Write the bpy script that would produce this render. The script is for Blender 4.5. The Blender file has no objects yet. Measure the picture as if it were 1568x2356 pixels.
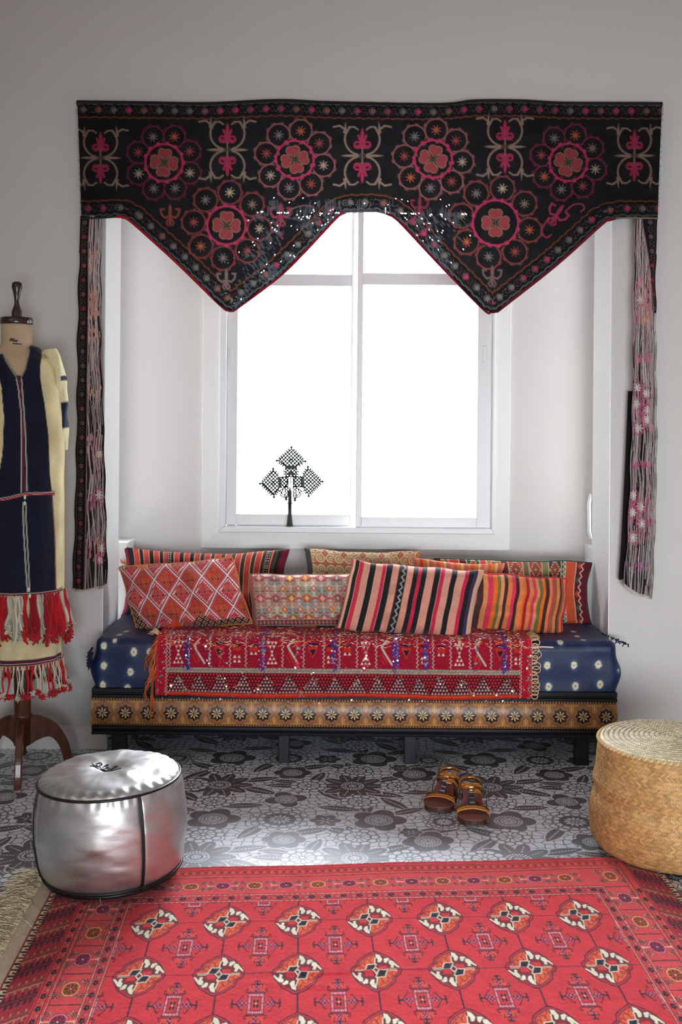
import bpy, math, random
import numpy as np
from mathutils import Matrix, Vector
random.seed(7); rng = np.random.default_rng(7)
C = bpy.context.scene.collection
PI = math.pi

# ------------------------------------------------------------------ camera
F, H, U0, V0, ROLL = 2450.0, 1.34, 784.0, 950.0, 0.0085
cr, sr = math.cos(ROLL), math.sin(ROLL)
cam = bpy.data.cameras.new('camera'); camo = bpy.data.objects.new('camera', cam); C.objects.link(camo)
cam.sensor_fit = 'HORIZONTAL'; cam.sensor_width = 36.0; cam.lens = F / 1568 * 36.0
cam.shift_x = 0.0; cam.shift_y = -(1178 - V0) / 1568.0
cam.clip_start = 0.05; cam.clip_end = 100
camo.matrix_world = Matrix(((cr, -sr, 0, 0), (0, 0, -1, 0), (sr, cr, 0, H), (0, 0, 0, 1)))
bpy.context.scene.camera = camo

def P(px, py, Y):
    u, v = px - U0, py - V0
    return np.array([(u * cr + v * sr) / F * Y, Y, H - (-u * sr + v * cr) / F * Y])
def G(px, py, Z=0.0):
    u, v = px - U0, py - V0
    return P(px, py, (H - Z) * F / (-u * sr + v * cr))

# ------------------------------------------------------------------ light
sc = bpy.context.scene
sc.view_settings.view_transform = 'Standard'; sc.view_settings.look = 'None'
sc.view_settings.gamma = 1.0; sc.view_settings.exposure = 0.12
sc.view_settings.use_curve_mapping = False
sc.cycles.use_denoising = True; sc.cycles.max_bounces = 8; sc.cycles.diffuse_bounces = 5
sc.cycles.caustics_reflective = False; sc.cycles.caustics_refractive = False
SKY = 46.0
w = bpy.data.worlds.new('world'); sc.world = w; w.use_nodes = True
_n, _k = w.node_tree.nodes, w.node_tree.links          # overcast sky: zenith somewhat brighter than the horizon, paler ground below
_tc = _n.new('ShaderNodeTexCoord'); _sx = _n.new('ShaderNodeSeparateXYZ'); _k.new(_tc.outputs['Generated'], _sx.inputs[0])
_mr = _n.new('ShaderNodeMapRange'); _mr.inputs['From Min'].default_value = 0; _mr.inputs['From Max'].default_value = 1
_mr.inputs['To Min'].default_value = SKY * .6; _mr.inputs['To Max'].default_value = SKY; _k.new(_sx.outputs['Z'], _mr.inputs['Value'])
_k.new(_mr.outputs[0], _n['Background'].inputs[1]); _n['Background'].inputs[0].default_value = (0.84, 0.92, 1.0, 1)
def area(name, loc, size, energy, rot, col=(1, 1, 1), portal=False):
    l = bpy.data.lights.new(name, 'AREA'); l.shape = 'RECTANGLE'; l.size, l.size_y = size
    l.energy = energy; l.color = col
    if portal: l.cycles.is_portal = True
    o = bpy.data.objects.new(name, l); C.objects.link(o); o.location = loc; o.rotation_euler = rot
    return o
YW, YR, YB = 4.24, 4.525, 4.75          # room wall, back of the reveal, bay back wall
XL, XR = P(239, 950, YW)[0], P(1404, 950, YW)[0]
# added area fills for unseen room light: cool from behind, warm from high left
_rl = area('fill_light_rear', (0.9, -1.35, 0.75), (2.8, 1.0), 24, (PI/2, 0, 0), (0.88, 0.94, 1.0)); _rl.data.spread = math.radians(64)
area('fill_light_left', (-2.3, 0.4, 2.5), (1.6, 1.0), 14, (PI/2, 0, -PI/2), (1.0, 0.82, 0.6))
area('portal_bay', (0.05, YB + 0.12, 1.65), (1.5, 1.9), 1, (-PI/2, 0, 0), portal=True)

# ------------------------------------------------------------------ helpers
def L(c):
    c = np.asarray(c, float) / 255.0
    return np.where(c <= 0.04045, c / 12.92, ((c + 0.055) / 1.055) ** 2.4)
def tag(o, label=None, cat=None, group=None, kind=None):
    if label: o['label'] = label
    if cat: o['category'] = cat
    if group: o['group'] = group
    if kind: o['kind'] = kind
    return o
def empty(name, loc=(0, 0, 0), label=None, cat=None, group=None):
    o = bpy.data.objects.new(name, None); C.objects.link(o); o.location = loc
    o.empty_display_size = 0.05
    return tag(o, label, cat, group)
def link(name, me, mat=None, parent=None, smooth=False):
    o = bpy.data.objects.new(name, me); C.objects.link(o)
    if mat: me.materials.append(mat)
    if parent is not None:
        o.parent = parent
        o.matrix_parent_inverse = WM(parent).inverted()
    if smooth: me.shade_smooth()
    return o
def WM(o):
    m = o.matrix_basis.copy()
    return (WM(o.parent) @ o.matrix_parent_inverse @ m) if o.parent else m
def mesh(name, V, Fq, Cc=None):
    """numpy mesh; Fq (n,4) quads or (n,3) tris; per-vertex linear colours"""
    me = bpy.data.meshes.new(name); V = np.ascontiguousarray(V, np.float32); Fq = np.ascontiguousarray(Fq, np.int32)
    n, k = Fq.shape
    me.vertices.add(len(V)); me.vertices.foreach_set('co', V.ravel())
    me.loops.add(n * k); me.loops.foreach_set('vertex_index', Fq.ravel())
    me.polygons.add(n); me.polygons.foreach_set('loop_start', np.arange(0, n * k, k, dtype=np.int32))
    me.update(calc_edges=True)
    if Cc is not None:
        a = me.color_attributes.new('Col', 'FLOAT_COLOR', 'POINT')
        c4 = np.ones((len(V), 4), np.float32); c4[:, :3] = Cc; a.data.foreach_set('color', c4.ravel())
    me.validate()
    return me
def gridF(ny, nx, wrapx=False, wrapy=False, keep=None):
    j, i = np.meshgrid(np.arange(ny if wrapy else ny - 1), np.arange(nx if wrapx else nx - 1), indexing='ij')
    j2, i2 = (j + 1) % ny, (i + 1) % nx
    q = np.stack([j * nx + i, j * nx + i2, j2 * nx + i2, j2 * nx + i], -1)
    if keep is not None: return q[keep]
    return q.reshape(-1, 4)
def grid(name, V, Cc, mat, parent=None, wrapx=False, wrapy=False, keep=None, flip=False):
    ny, nx = V.shape[:2]; f = gridF(ny, nx, wrapx, wrapy, keep)
    if flip: f = f[:, ::-1]
    me = mesh(name, V.reshape(-1, 3), f, None if Cc is None else Cc.reshape(-1, 3))
    return link(name, me, mat, parent, True)
class MB:
    """collects boxes, tubes, polygons into one mesh"""
    def __init__(s): s.V = []; s.F = []; s.n = 0
    def add(s, V, Fs):
        V = [tuple(v) for v in V]
        s.V += V; s.F += [tuple(i + s.n for i in f) for f in Fs]; s.n += len(V); return s
    def box(s, x0, x1, y0, y1, z0, z1):
        V = [(x, y, z) for x in (x0, x1) for y in (y0, y1) for z in (z0, z1)]
        return s.add(V, [(0, 1, 3, 2), (4, 6, 7, 5), (0, 4, 5, 1), (2, 3, 7, 6), (0, 2, 6, 4), (1, 5, 7, 3)])
    def prism(s, pts, y0, y1, axis='y'):
        n = len(pts)
        mk = {'y': lambda p, t: (p[0], t, p[1]), 'x': lambda p, t: (t, p[0], p[1]), 'z': lambda p, t: (p[0], p[1], t)}[axis]
        V = [mk(p, y0) for p in pts] + [mk(p, y1) for p in pts]
        Fs = [tuple(range(n)), tuple(range(2 * n - 1, n - 1, -1))] + [(i, i + n, (i + 1) % n + n, (i + 1) % n) for i in range(n)]
        return s.add(V, Fs)
    def tube(s, pts, r, k=6, closed=False):
        V, Fq = tubeVF([np.array(pts, float)], [r], k, closed)
        return s.add(V, [tuple(f) for f in Fq])
    def lathe(s, prof, cx=0, cy=0, k=24, ax=1, ay=1):
        m = len(prof); V = []
        for r, z in prof:
            for i in range(k):
                a = 2 * PI * i / k; V.append((cx + ax * r * math.cos(a), cy + ay * r * math.sin(a), z))
        Fs = [(j * k + i, j * k + (i + 1) % k, (j + 1) * k + (i + 1) % k, (j + 1) * k + i) for j in range(m - 1) for i in range(k)]
        Fs += [tuple(range(k - 1, -1, -1)), tuple((m - 1) * k + i for i in range(k))]
        return s.add(V, Fs)
    def ball(s, c, r, k=8, sx=1, sy=1, sz=1):
        m = k // 2 + 1
        V = [(c[0] + sx * r * math.sin(PI * j / (m)) * math.cos(2 * PI * i / k), c[1] + sy * r * math.sin(PI * j / m) * math.sin(2 * PI * i / k), c[2] + sz * r * math.cos(PI * j / m)) for j in range(1, m) for i in range(k)]
        Fs = [(j * k + i, j * k + (i + 1) % k, (j + 1) * k + (i + 1) % k, (j + 1) * k + i) for j in range(m - 2) for i in range(k)]
        V += [(c[0], c[1], c[2] + sz * r), (c[0], c[1], c[2] - sz * r)]; t, b = (m - 1) * k, (m - 1) * k + 1
        Fs += [(t, (i + 1) % k, i) for i in range(k)] + [(b, (m - 2) * k + i, (m - 2) * k + (i + 1) % k) for i in range(k)]
        return s.add(V, Fs)
    def build(s, name, mat, parent=None, smooth=False, bevel=0):
        me = bpy.data.meshes.new(name); me.from_pydata(s.V, [], s.F); me.validate()
        import bmesh
        b = bmesh.new(); b.from_mesh(me); bmesh.ops.recalc_face_normals(b, faces=b.faces); b.to_mesh(me); b.free()
        o = link(name, me, mat, parent, smooth)
        if bevel:
            m = o.modifiers.new('bevel', 'BEVEL'); m.width = bevel; m.segments = 2; m.limit_method = 'ANGLE'; m.angle_limit = 0.7
        return o
def tubeVF(paths, radii, k=5, closed=False):
    Vs, Fs, n = [], [], 0
    ang = np.arange(k) * 2 * PI / k
    for p, r in zip(paths, radii):
        p = np.asarray(p, float); m = len(p)
        r = np.full(m, r) if np.isscalar(r) else np.asarray(r)
        if closed: t = np.roll(p, -1, 0) - np.roll(p, 1, 0)
        else: t = np.gradient(p, axis=0)
        t /= np.linalg.norm(t, axis=1, keepdims=True) + 1e-12
        up = np.where(np.abs(t[:, 2:3]) > 0.9, np.array([[1., 0, 0]]), np.array([[0, 0, 1.]]))
        if (np.abs(t[:, 2]) > 0.9).any(): up = np.tile(np.array([[0.3, 1., 0.1]]), (m, 1))
        a = np.cross(t, up); a /= np.linalg.norm(a, axis=1, keepdims=True) + 1e-12; b = np.cross(t, a)
        V = p[:, None] + r[:, None, None] * (a[:, None] * np.cos(ang)[None, :, None] + b[:, None] * np.sin(ang)[None, :, None])
        Vs.append(V.reshape(-1, 3)); Fs.append(gridF(m, k, True, closed)[:, ::-1] + n); n += m * k
    return np.concatenate(Vs), np.concatenate(Fs)
def tubes(name, paths, radii, mat, parent=None, cols=None, k=5, kind=None, closed=False):
    V, Fq = tubeVF(paths, radii, k, closed)
    Cc = None
    if cols is not None: Cc = np.concatenate([np.tile(L(c), (len(p) * k, 1)) for p, c in zip(paths, cols)])
    o = link(name, mesh(name, V, Fq, Cc), mat, parent, True)
    if kind: o['kind'] = kind
    return o
def sstep(a, b, x):
    t = np.clip((x - a) / (b - a), 0, 1); return t * t * (3 - 2 * t)
def vnoise(x, y, seed=0):
    """cheap tiling-free value noise"""
    def h(i, j):
        n = (i.astype(np.int64) * 374761393 + j.astype(np.int64) * 668265263 + seed * 974634777) & 0x7fffffff
        n = ((n ^ (n >> 13)) * 1274126177) & 0x7fffffff
        return ((n ^ (n >> 16)) & 0xffff) / 65535.0
    i, j = np.floor(x), np.floor(y); fx, fy = x - i, y - j; fx = fx * fx * (3 - 2 * fx); fy = fy * fy * (3 - 2 * fy)
    return (h(i, j) * (1 - fx) + h(i + 1, j) * fx) * (1 - fy) + (h(i, j + 1) * (1 - fx) + h(i + 1, j + 1) * fx) * fy

# ------------------------------------------------------------------ painter (per-vertex woven / printed colour)
def circ(x, y, cx, cy, r): return np.hypot(x - cx, y - cy) - r
def ring(x, y, cx, cy, r, w): return np.abs(np.hypot(x - cx, y - cy) - r) - w
def box(x, y, cx, cy, a, b): return np.maximum(np.abs(x - cx) - a, np.abs(y - cy) - b)
def dia(x, y, cx, cy, a, b): return (np.abs(x - cx) / a + np.abs(y - cy) / b - 1) * min(a, b)
def ell(x, y, cx, cy, a, b): return (np.hypot((x - cx) / a, (y - cy) / b) - 1) * min(a, b)
def seg(x, y, ax, ay, bx, by, w):
    dx, dy = bx - ax, by - ay; t = np.clip(((x - ax) * dx + (y - ay) * dy) / (dx * dx + dy * dy + 1e-12), 0, 1)
    return np.hypot(x - ax - t * dx, y - ay - t * dy) - w
def pline(x, y, pts, w, closed=False):
    d = np.full(np.broadcast(x, y).shape, 1e9)
    n = len(pts)
    for i in range(n if closed else n - 1):
        a, b = pts[i], pts[(i + 1) % n]; d = np.minimum(d, seg(x, y, a[0], a[1], b[0], b[1], 0))
    return d - w
def poly(x, y, pts):
    d = pline(x, y, pts, 0, True); ins = np.zeros(d.shape, bool); n = len(pts)
    for i in range(n):
        (ax, ay), (bx, by) = pts[i], pts[(i + 1) % n]
        c = (ay > y) != (by > y)
        with np.errstate(divide='ignore', invalid='ignore'):
            xi = (bx - ax) * (y - ay) / (by - ay + 1e-15) + ax
        ins ^= c & (x < xi)
    return np.where(ins, -d, d)
class Cv:
    def __init__(s, x0, x1, y0, y1, nx, ny, bg, X=None, Y=None):
        s.reg = X is None
        if s.reg:
            s.xs = np.linspace(x0, x1, nx); s.ys = np.linspace(y0, y1, ny); s.X, s.Y = np.meshgrid(s.xs, s.ys)
        else: s.X, s.Y = X, Y; ny, nx = X.shape
        s.px = max((x1 - x0) / nx, (y1 - y0) / ny) * 0.9
        s.img = np.empty((ny, nx, 3)); s.img[:] = L(bg)
    def fill(s, sd, col, a=1.0, sl=None, k=1.0):
        al = np.clip(0.5 - sd * k / s.px, 0, 1) * a
        t = s.img if sl is None else s.img[sl]
        c = L(col) if np.ndim(col) == 1 or isinstance(col, tuple) else col
        t += al[..., None] * (c - t)
    def put(s, cx, cy, r, fn, rot=0, sx=1.0, sy=1.0):
        R = r * max(abs(sx), abs(sy)) * 1.02
        if s.reg:
            i0, i1 = np.searchsorted(s.xs, (cx - R, cx + R)); j0, j1 = np.searchsorted(s.ys, (cy - R, cy + R))
            if i1 <= i0 or j1 <= j0: return
            sl = (slice(j0, j1), slice(i0, i1))
        else:
            m = (np.abs(s.X - cx) < R) & (np.abs(s.Y - cy) < R)
            if not m.any(): return
            jj = np.where(m.any(1))[0]; ii = np.where(m.any(0))[0]; sl = (slice(jj[0], jj[-1] + 1), slice(ii[0], ii[-1] + 1))
        x, y = s.X[sl] - cx, s.Y[sl] - cy
        c, n = math.cos(rot), math.sin(rot)
        u, v = (x * c + y * n) / sx, (-x * n + y * c) / sy; k = math.sqrt(abs(sx * sy))
        for it in fn(u, v):
            s.fill(it[0], it[1], it[2] if len(it) > 2 else 1.0, sl, k)

# ------------------------------------------------------------------ materials
MATS = {}
def mat(name, col=(0.8, 0.8, 0.8), rough=0.6, metal=0.0, spec=0.5, attr=False, noise=0.0, nscale=40, bump=0.0, bscale=300, weave=0, sheen=0.0, trans=0.0, var=None, coat=0.0, stretch=None):
    m = bpy.data.materials.new(name); m.use_nodes = True; nt = m.node_tree; N, K = nt.nodes, nt.links
    b = N['Principled BSDF']; b.inputs['Roughness'].default_value = rough; b.inputs['Metallic'].default_value = metal
    b.inputs['Specular IOR Level'].default_value = spec; b.inputs['Sheen Weight'].default_value = sheen; b.inputs['Coat Weight'].default_value = coat
    tc = N.new('ShaderNodeTexCoord'); vec = tc.outputs['Object']
    if stretch:
        mp = N.new('ShaderNodeMapping'); mp.inputs['Scale'].default_value = stretch; K.new(vec, mp.inputs[0]); vec = mp.outputs[0]
    if attr:
        a = N.new('ShaderNodeAttribute'); a.attribute_name = 'Col'; src = a.outputs['Color']
    else:
        rg = N.new('ShaderNodeRGB'); rg.outputs[0].default_value = (*col, 1); src = rg.outputs[0]
    if noise:
        nz = N.new('ShaderNodeTexNoise'); nz.inputs['Scale'].default_value = nscale; nz.inputs['Detail'].default_value = 4; K.new(vec, nz.inputs['Vector'])
        mr = N.new('ShaderNodeMapRange'); mr.inputs['From Min'].default_value = 0.3; mr.inputs['From Max'].default_value = 0.7
        mr.inputs['To Min'].default_value = 1 - noise; mr.inputs['To Max'].default_value = 1 + noise; K.new(nz.outputs['Fac'], mr.inputs['Value'])
        if var is not None:
            mx = N.new('ShaderNodeMix'); mx.data_type = 'RGBA'; K.new(nz.outputs['Fac'], mx.inputs[0]); K.new(src, mx.inputs[6]); mx.inputs[7].default_value = (*var, 1); src = mx.outputs[2]
        vm = N.new('ShaderNodeVectorMath'); vm.operation = 'SCALE'; K.new(src, vm.inputs[0]); K.new(mr.outputs[0], vm.inputs['Scale']); src = vm.outputs[0]
    K.new(src, b.inputs['Base Color'])
    if bump:
        nb = N.new('ShaderNodeTexNoise'); nb.inputs['Scale'].default_value = bscale; nb.inputs['Detail'].default_value = 3; K.new(vec, nb.inputs['Vector'])
        bp = N.new('ShaderNodeBump'); bp.inputs['Strength'].default_value = bump; bp.inputs['Distance'].default_value = 0.002; K.new(nb.outputs['Fac'], bp.inputs['Height'])
        if weave:
            wv = N.new('ShaderNodeTexWave'); wv.inputs['Scale'].default_value = weave; wv.inputs['Distortion'].default_value = 1.0; K.new(vec, wv.inputs['Vector'])
            ad = N.new('ShaderNodeMath'); ad.operation = 'ADD'; K.new(nb.outputs['Fac'], ad.inputs[0]); K.new(wv.outputs['Fac'], ad.inputs[1]); K.new(ad.outputs[0], bp.inputs['Height'])
        K.new(bp.outputs[0], b.inputs['Normal'])
    if trans:
        t = N.new('ShaderNodeBsdfTranslucent'); K.new(src, t.inputs['Color'])
        ms = N.new('ShaderNodeMixShader'); ms.inputs[0].default_value = trans
        K.new(b.outputs[0], ms.inputs[1]); K.new(t.outputs[0], ms.inputs[2]); K.new(ms.outputs[0], N['Material Output'].inputs['Surface'])
    MATS[name] = m; return m
lin = lambda r, g, b: tuple(L((r, g, b)))
M_wall = mat('plaster', lin(215, 211, 207), 0.85, spec=0.2, noise=0.015, nscale=3, bump=0.08, bscale=60)
M_white = mat('white_paint', lin(236, 235, 232), 0.45, noise=0.01, nscale=8)
M_reveal_bright = mat('brightened_reveal_gloss', lin(248, 248, 246), 0.42, spec=0.8)  # whiter and glossier than the plaster, to lift the light on the reveals
M_alu = mat('white_aluminium', lin(232, 232, 232), 0.35)
M_ceil = mat('ceiling_paint', lin(230, 228, 224), 0.9)
M_floorbase = mat('screed', lin(140, 140, 142), 0.8, noise=0.1)
M_vinyl = mat('printed_vinyl', attr=True, rough=0.40, spec=0.8, coat=0.0, noise=0.05, nscale=6, bump=0.03, bscale=150)
M_vinyl.node_tree.nodes['Principled BSDF'].inputs['IOR'].default_value = 1.75
M_rug = mat('rug_wool', attr=True, rough=0.95, spec=0.1, noise=0.16, nscale=260, bump=0.5, bscale=500, sheen=0.15)
M_cloth = mat('woven_cloth', attr=True, rough=0.92, spec=0.12, noise=0.12, nscale=300, bump=0.55, bscale=420, weave=0, sheen=0.1)
M_valance = mat('embroidered_cotton', attr=True, rough=0.9, spec=0.12, noise=0.15, nscale=200, bump=0.5, bscale=350, trans=0.12)
M_yarn = mat('yarn', attr=True, rough=0.9, spec=0.15, noise=0.15, nscale=400, bump=0.5, bscale=500, sheen=0.2)
M_indigo = mat('indigo_cloth', attr=True, rough=0.5, spec=0.5, noise=0.1, nscale=120, bump=0.3, bscale=260, sheen=0.0)
M_sequin = mat('sequin', lin(235, 235, 240), 0.15, metal=0.9)
M_black = mat('black_lacquer', lin(22, 22, 30), 0.42, spec=0.35, noise=0.1)
M_inlay = mat('inlaid_wood', attr=True, rough=0.36, spec=0.5, noise=0.15, nscale=90, stretch=(1, 1, 6))
M_inlaystar = mat('bone_inlay', lin(226, 190, 138), 0.35, spec=0.5, noise=0.1, nscale=200)
M_wood = mat('walnut', lin(92, 46, 28), 0.32, spec=0.5, noise=0.35, nscale=14, stretch=(4, 4, 0.6), coat=0.3)
M_darkwood = mat('dark_walnut', lin(52, 30, 26), 0.25, noise=0.2, coat=0.4)
M_linen = mat('linen', lin(196, 168, 138), 0.85, noise=0.06, nscale=200, bump=0.3, bscale=600)
M_ink = mat('ink', lin(35, 28, 30), 0.7)
M_silver = mat('silver_leather', lin(205, 203, 202), 0.40, metal=0.9, noise=0.10, nscale=9, bump=0.25, bscale=18, stretch=(1, 1, 3.2))
M_piping = mat('black_leather', lin(18, 17, 18), 0.4)
M_metal = mat('dark_iron', lin(46, 48, 46), 0.5, metal=0.6)
M_steel = mat('steel', lin(200, 200, 200), 0.25, metal=1.0)
M_straw = mat('palm_leaf', attr=True, rough=0.6, spec=0.3, noise=0.14, nscale=60, bump=0.3, bscale=200)
M_gold = mat('gold_leather', lin(214, 148, 82), 0.22, metal=0.95, bump=0.3, bscale=90)
M_brownle = mat('brown_leather', lin(112, 58, 52), 0.4, spec=0.5, noise=0.08)
M_cork = mat('sole', lin(70, 40, 26), 0.4, noise=0.3, nscale=120)
M_jewel = mat('jewel', lin(52, 68, 84), 0.05, spec=1.0, coat=1.0)
M_shell = mat('cowrie', lin(232, 222, 202), 0.25, coat=0.4)
M_plastic = mat('white_plastic', lin(238, 238, 236), 0.3)
M_jute = mat('fringe', attr=True, rough=0.9, noise=0.2, nscale=100)
g = bpy.data.materials.new('window_glass'); g.use_nodes = True; nt = g.node_tree
nt.nodes.remove(nt.nodes['Principled BSDF']); tr = nt.nodes.new('ShaderNodeBsdfTransparent'); gl = nt.nodes.new('ShaderNodeBsdfGlossy'); gl.inputs['Roughness'].default_value = 0.02
fr = nt.nodes.new('ShaderNodeFresnel'); fr.inputs[0].default_value = 1.45; mx = nt.nodes.new('ShaderNodeMixShader')
nt.links.new(fr.outputs[0], mx.inputs[0]); nt.links.new(tr.outputs[0], mx.inputs[1]); nt.links.new(gl.outputs[0], mx.inputs[2]); nt.links.new(mx.outputs[0], nt.nodes['Material Output'].inputs[0])
M_glass = g

# ------------------------------------------------------------------ room shell
def struct(name, mb, m, **k): return tag(mb.build(name, m, **k), kind='structure')
ZC = 3.3; XA, XB, YA = -2.6, 2.7, -1.6; ZT = 2.5            # room bounds, head of the opening
XI0, XI1 = XL - 0.13, XR + 0.13                              # bay inside, wider than the opening
struct('wall_front_left', MB().box(XA - .2, XL, YW, YR, -.05, ZC), M_wall)
struct('wall_front_right', MB().box(XR, XB + .2, YW, YR, -.05, ZC), M_wall)
struct('wall_front_above', MB().box(XL, XR, YW, YR, ZT, ZC), M_wall)
struct('wall_left', MB().box(XA - .2, XA, YA, YW, -.05, ZC), M_wall)
struct('wall_right', MB().box(XB, XB + .2, YA, YW, -.05, ZC), M_wall)
struct('wall_rear', MB().box(XA - .2, XB + .2, YA - .2, YA, -.05, ZC), M_wall)
struct('ceiling', MB().box(XA - .2, XB + .2, YA - .2, YR, ZC, ZC + .2).box(XI0 - .2, XI1 + .2, YR, YB + .25, ZT + .1, ZT + .3), M_ceil)
fl = struct('floor', MB().box(XA - .2, XB + .2, YA - .2, YB + .2, -.12, -.004), M_floorbase)
struct('reveal_brightener_1', MB().box(XL, XL + .003, YW, YR, -.004, ZT), M_reveal_bright); struct('reveal_brightener_2', MB().box(XR - .003, XR, YW, YR, -.004, ZT), M_reveal_bright)  # added gloss linings, there to brighten the reveals
wx0, wx1 = P(505, 950, YB)[0], P(1137, 950, YB)[0]
wz0, wz1 = P(821, 1226, YB)[2], 2.42
struct('wall_back', MB().box(XI0 - .2, wx0, YB, YB + .085, -.05, ZT + .1).box(wx1, XI1 + .2, YB, YB + .085, -.05, ZT + .1)
       .box(wx0, wx1, YB, YB + .085, -.05, wz0).box(wx0, wx1, YB, YB + .085, wz1, ZT + .1), M_wall)
zl = P(293, 1238, YB)[2]
xl_in, xr_in = P(308, 1240, YB)[0], P(1344, 1252, YB)[0]
# bay side walls: a low boxed ledge, a window above it
struct('wall_bay_left', MB().box(XI0 - .15, XI0, YR, YB, zl, zl + .02).box(XI0 - .15, XI0, YR, YB, 2.4, ZT + .1), M_wall)
struct('wall_bay_right', MB().box(XI1, XI1 + .15, YR, YB, zl, zl + .02).box(XI1, XI1 + .15, YR, YB, 2.4, ZT + .1), M_wall)
struct('ledge_left', MB().box(XI0 - .15, xl_in, YR + .06, YB, -.05, zl - .01).box(XI0 - .15, xl_in + .006, YR + .054, YB, zl - .01, zl), M_white)
zr = P(1356, 1252, YB)[2]
struct('ledge_right', MB().box(xr_in, XI1 + .15, YR + .06, YB, -.05, zr - .01).box(xr_in - .006, XI1 + .15, YR + .054, YB, zr - .01, zr), M_white)
for nm, sx, x0 in (('window_2', -1, XI0), ('window_3', 1, XI1)):
    wn = tag(empty(nm, (x0, (YR + YB) / 2, zl)), kind='structure')
    a, b = (x0 - .06, x0 - .02) if sx < 0 else (x0 + .02, x0 + .06)
    z0 = zl if sx < 0 else zl
    MB().box(a, b, YR, YB, z0 + .02, z0 + .05).box(a, b, YR, YB, 2.36, 2.4).box(a, b, YR, YR + .03, z0 + .05, 2.36).box(a - (.0 if sx < 0 else .035), b + (.035 if sx < 0 else .0), YB - .085, YB, z0 + .05, 2.36).build('frame', M_alu, wn)  # back jamb deepened to block side light from the bay wall
    MB().box((a + b) / 2 - .003, (a + b) / 2 + .003, YR + .03, YB - .085, z0 + .05, 2.36).build('pane', M_glass, wn)
    if sx > 0:
        q = P(1352, 1240, 4.62); q2 = P(1354, 1132, 4.62)
        MB().tube([(XI1 + .02, 4.62, q2[2] - .04), (q2[0] + .02, 4.62, q2[2] - .03), (q2[0] + .008, 4.62, q2[2] - .01), (q2[0], 4.62, q2[2] - .05), (q[0] + .004, 4.62, q[2] + .03), (q[0] + .012, 4.62, q[2] + .002)], .008, 8).build('handle', M_plastic, wn, True)
# skirting boards
zb = P(120, 1668, YW)[2]
xbl = P(249, 1700, YW)[0]
struct('baseboard_left', MB().box(XA, xbl, YW - .025, YW + .001, -.004, zb - .006).box(XA, xbl, YW - .02, YW + .001, zb - .006, zb), M_white, bevel=.002)
struct('baseboard_right', MB().box(XR + .0, XB, YW - .025, YW + .001, -.004, zb), M_white, bevel=.002)
# main window
win = tag(empty('window_1', ((wx0 + wx1) / 2, YB, wz0)), kind='structure')
cx0, cx1, cz0 = P(465, 1100, YB)[0], P(1171, 1100, YB)[0], P(818, 1263, YB)[2]
def mitre(x0, x1, z0, z1, X0, X1, Z0, Z1, ya, yb, parts='LRBT'):
    out = []
    if 'L' in parts: out.append([(X0, Z0), (x0, z0), (x0, z1), (X0, Z1)])
    if 'R' in parts: out.append([(X1, Z0), (X1, Z1), (x1, z1), (x1, z0)])
    if 'B' in parts: out.append([(X0, Z0), (X1, Z0), (x1, z0), (x0, z0)])
    if 'T' in parts: out.append([(X0, Z1), (x0, z1), (x1, z1), (X1, Z1)])
    return [MB().prism(p, ya, yb) for p in out]
for m_ in mitre(wx0, wx1, wz0, wz1, cx0, cx1, cz0, wz1 + .06, YB - .012, YB + .005): m_.build('casing', M_white, win, bevel=.0012)
fx0, fx1, fz0 = P(520, 950, YB)[0], P(1131, 950, YB)[0], P(821, 1213, YB)[2]
for m_ in mitre(fx0, fx1, fz0, wz1 - .03, wx0, wx1, wz0, wz1, YB - .02, YB + .05): m_.build('frame', M_alu, win, bevel=.003)
# sashes: left one behind, right one in front, transom bars and upper lights
mx0, mx1 = P(806, 950, YB)[0], P(833, 950, YB)[0]; xm = (mx0 + mx1) / 2
gl0, gr1 = P(543, 950, YB)[0], P(1098, 950, YB)[0]
zg0, zg1 = P(680, 1186, YB)[2], P(965, 1191, YB)[2]
zt0, zt1 = P(720, 655, YB)[2], P(720, 628, YB)[2]
yv = YB + .045
sash = MB().box(fx0, gl0, yv, yv + .03, fz0, wz1 - .03).box(gl0, mx0, yv, yv + .03, fz0, zg0)
sash.build('sash_left', M_alu, win, bevel=.002)
MB().box(gr1, fx1, yv - .035, yv - .005, fz0, wz1 - .03).box(mx1, gr1, yv - .035, yv - .005, fz0, zg1).build('sash_right', M_alu, win, bevel=.002)
MB().box(mx0 - .0, xm - .003, yv, yv + .03, fz0, wz1 - .03).build('mullion', M_alu, win, bevel=.002)
MB().box(xm, mx1, yv - .035, yv - .005, fz0, wz1 - .03).build('mullion', M_alu, win, bevel=.004)
MB().box(gl0, mx0, yv + .002, yv + .028, zt0, zt1).build('transom', M_alu, win, bevel=.002)
MB().box(mx1, gr1, yv - .033, yv - .007, zt0 + .004, zt1 + .004).build('transom', M_alu, win, bevel=.002)
MB().box(fx0, fx1, yv - .03, yv + .03, wz1 - .07, wz1 - .03).build('head_rail', M_alu, win)
for (a, b, z0, z1, y) in ((gl0, mx0, zg0, zt0, yv + .012), (gl0, mx0, zt1, wz1 - .07, yv + .012), (mx1, gr1, zg1, zt0, yv - .02), (mx1, gr1, zt1, wz1 - .07, yv - .02)):
    MB().box(a, b, y, y + .005, z0, z1).build('pane', M_glass, win)
for (px, y) in ((531, yv), (1115, yv - .035)):
    a, b = P(px - 4, 835, YB), P(px + 4, 796, YB)
    MB().box(a[0] - .004, b[0] + .004, y - .003, y, a[2] - .01, b[2] + .01).build('latch_plate', M_alu, win, bevel=.001)
    MB().box(a[0], b[0], y - .012, y - .003, a[2], b[2]).build('latch', M_plastic, win, bevel=.003)
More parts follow.
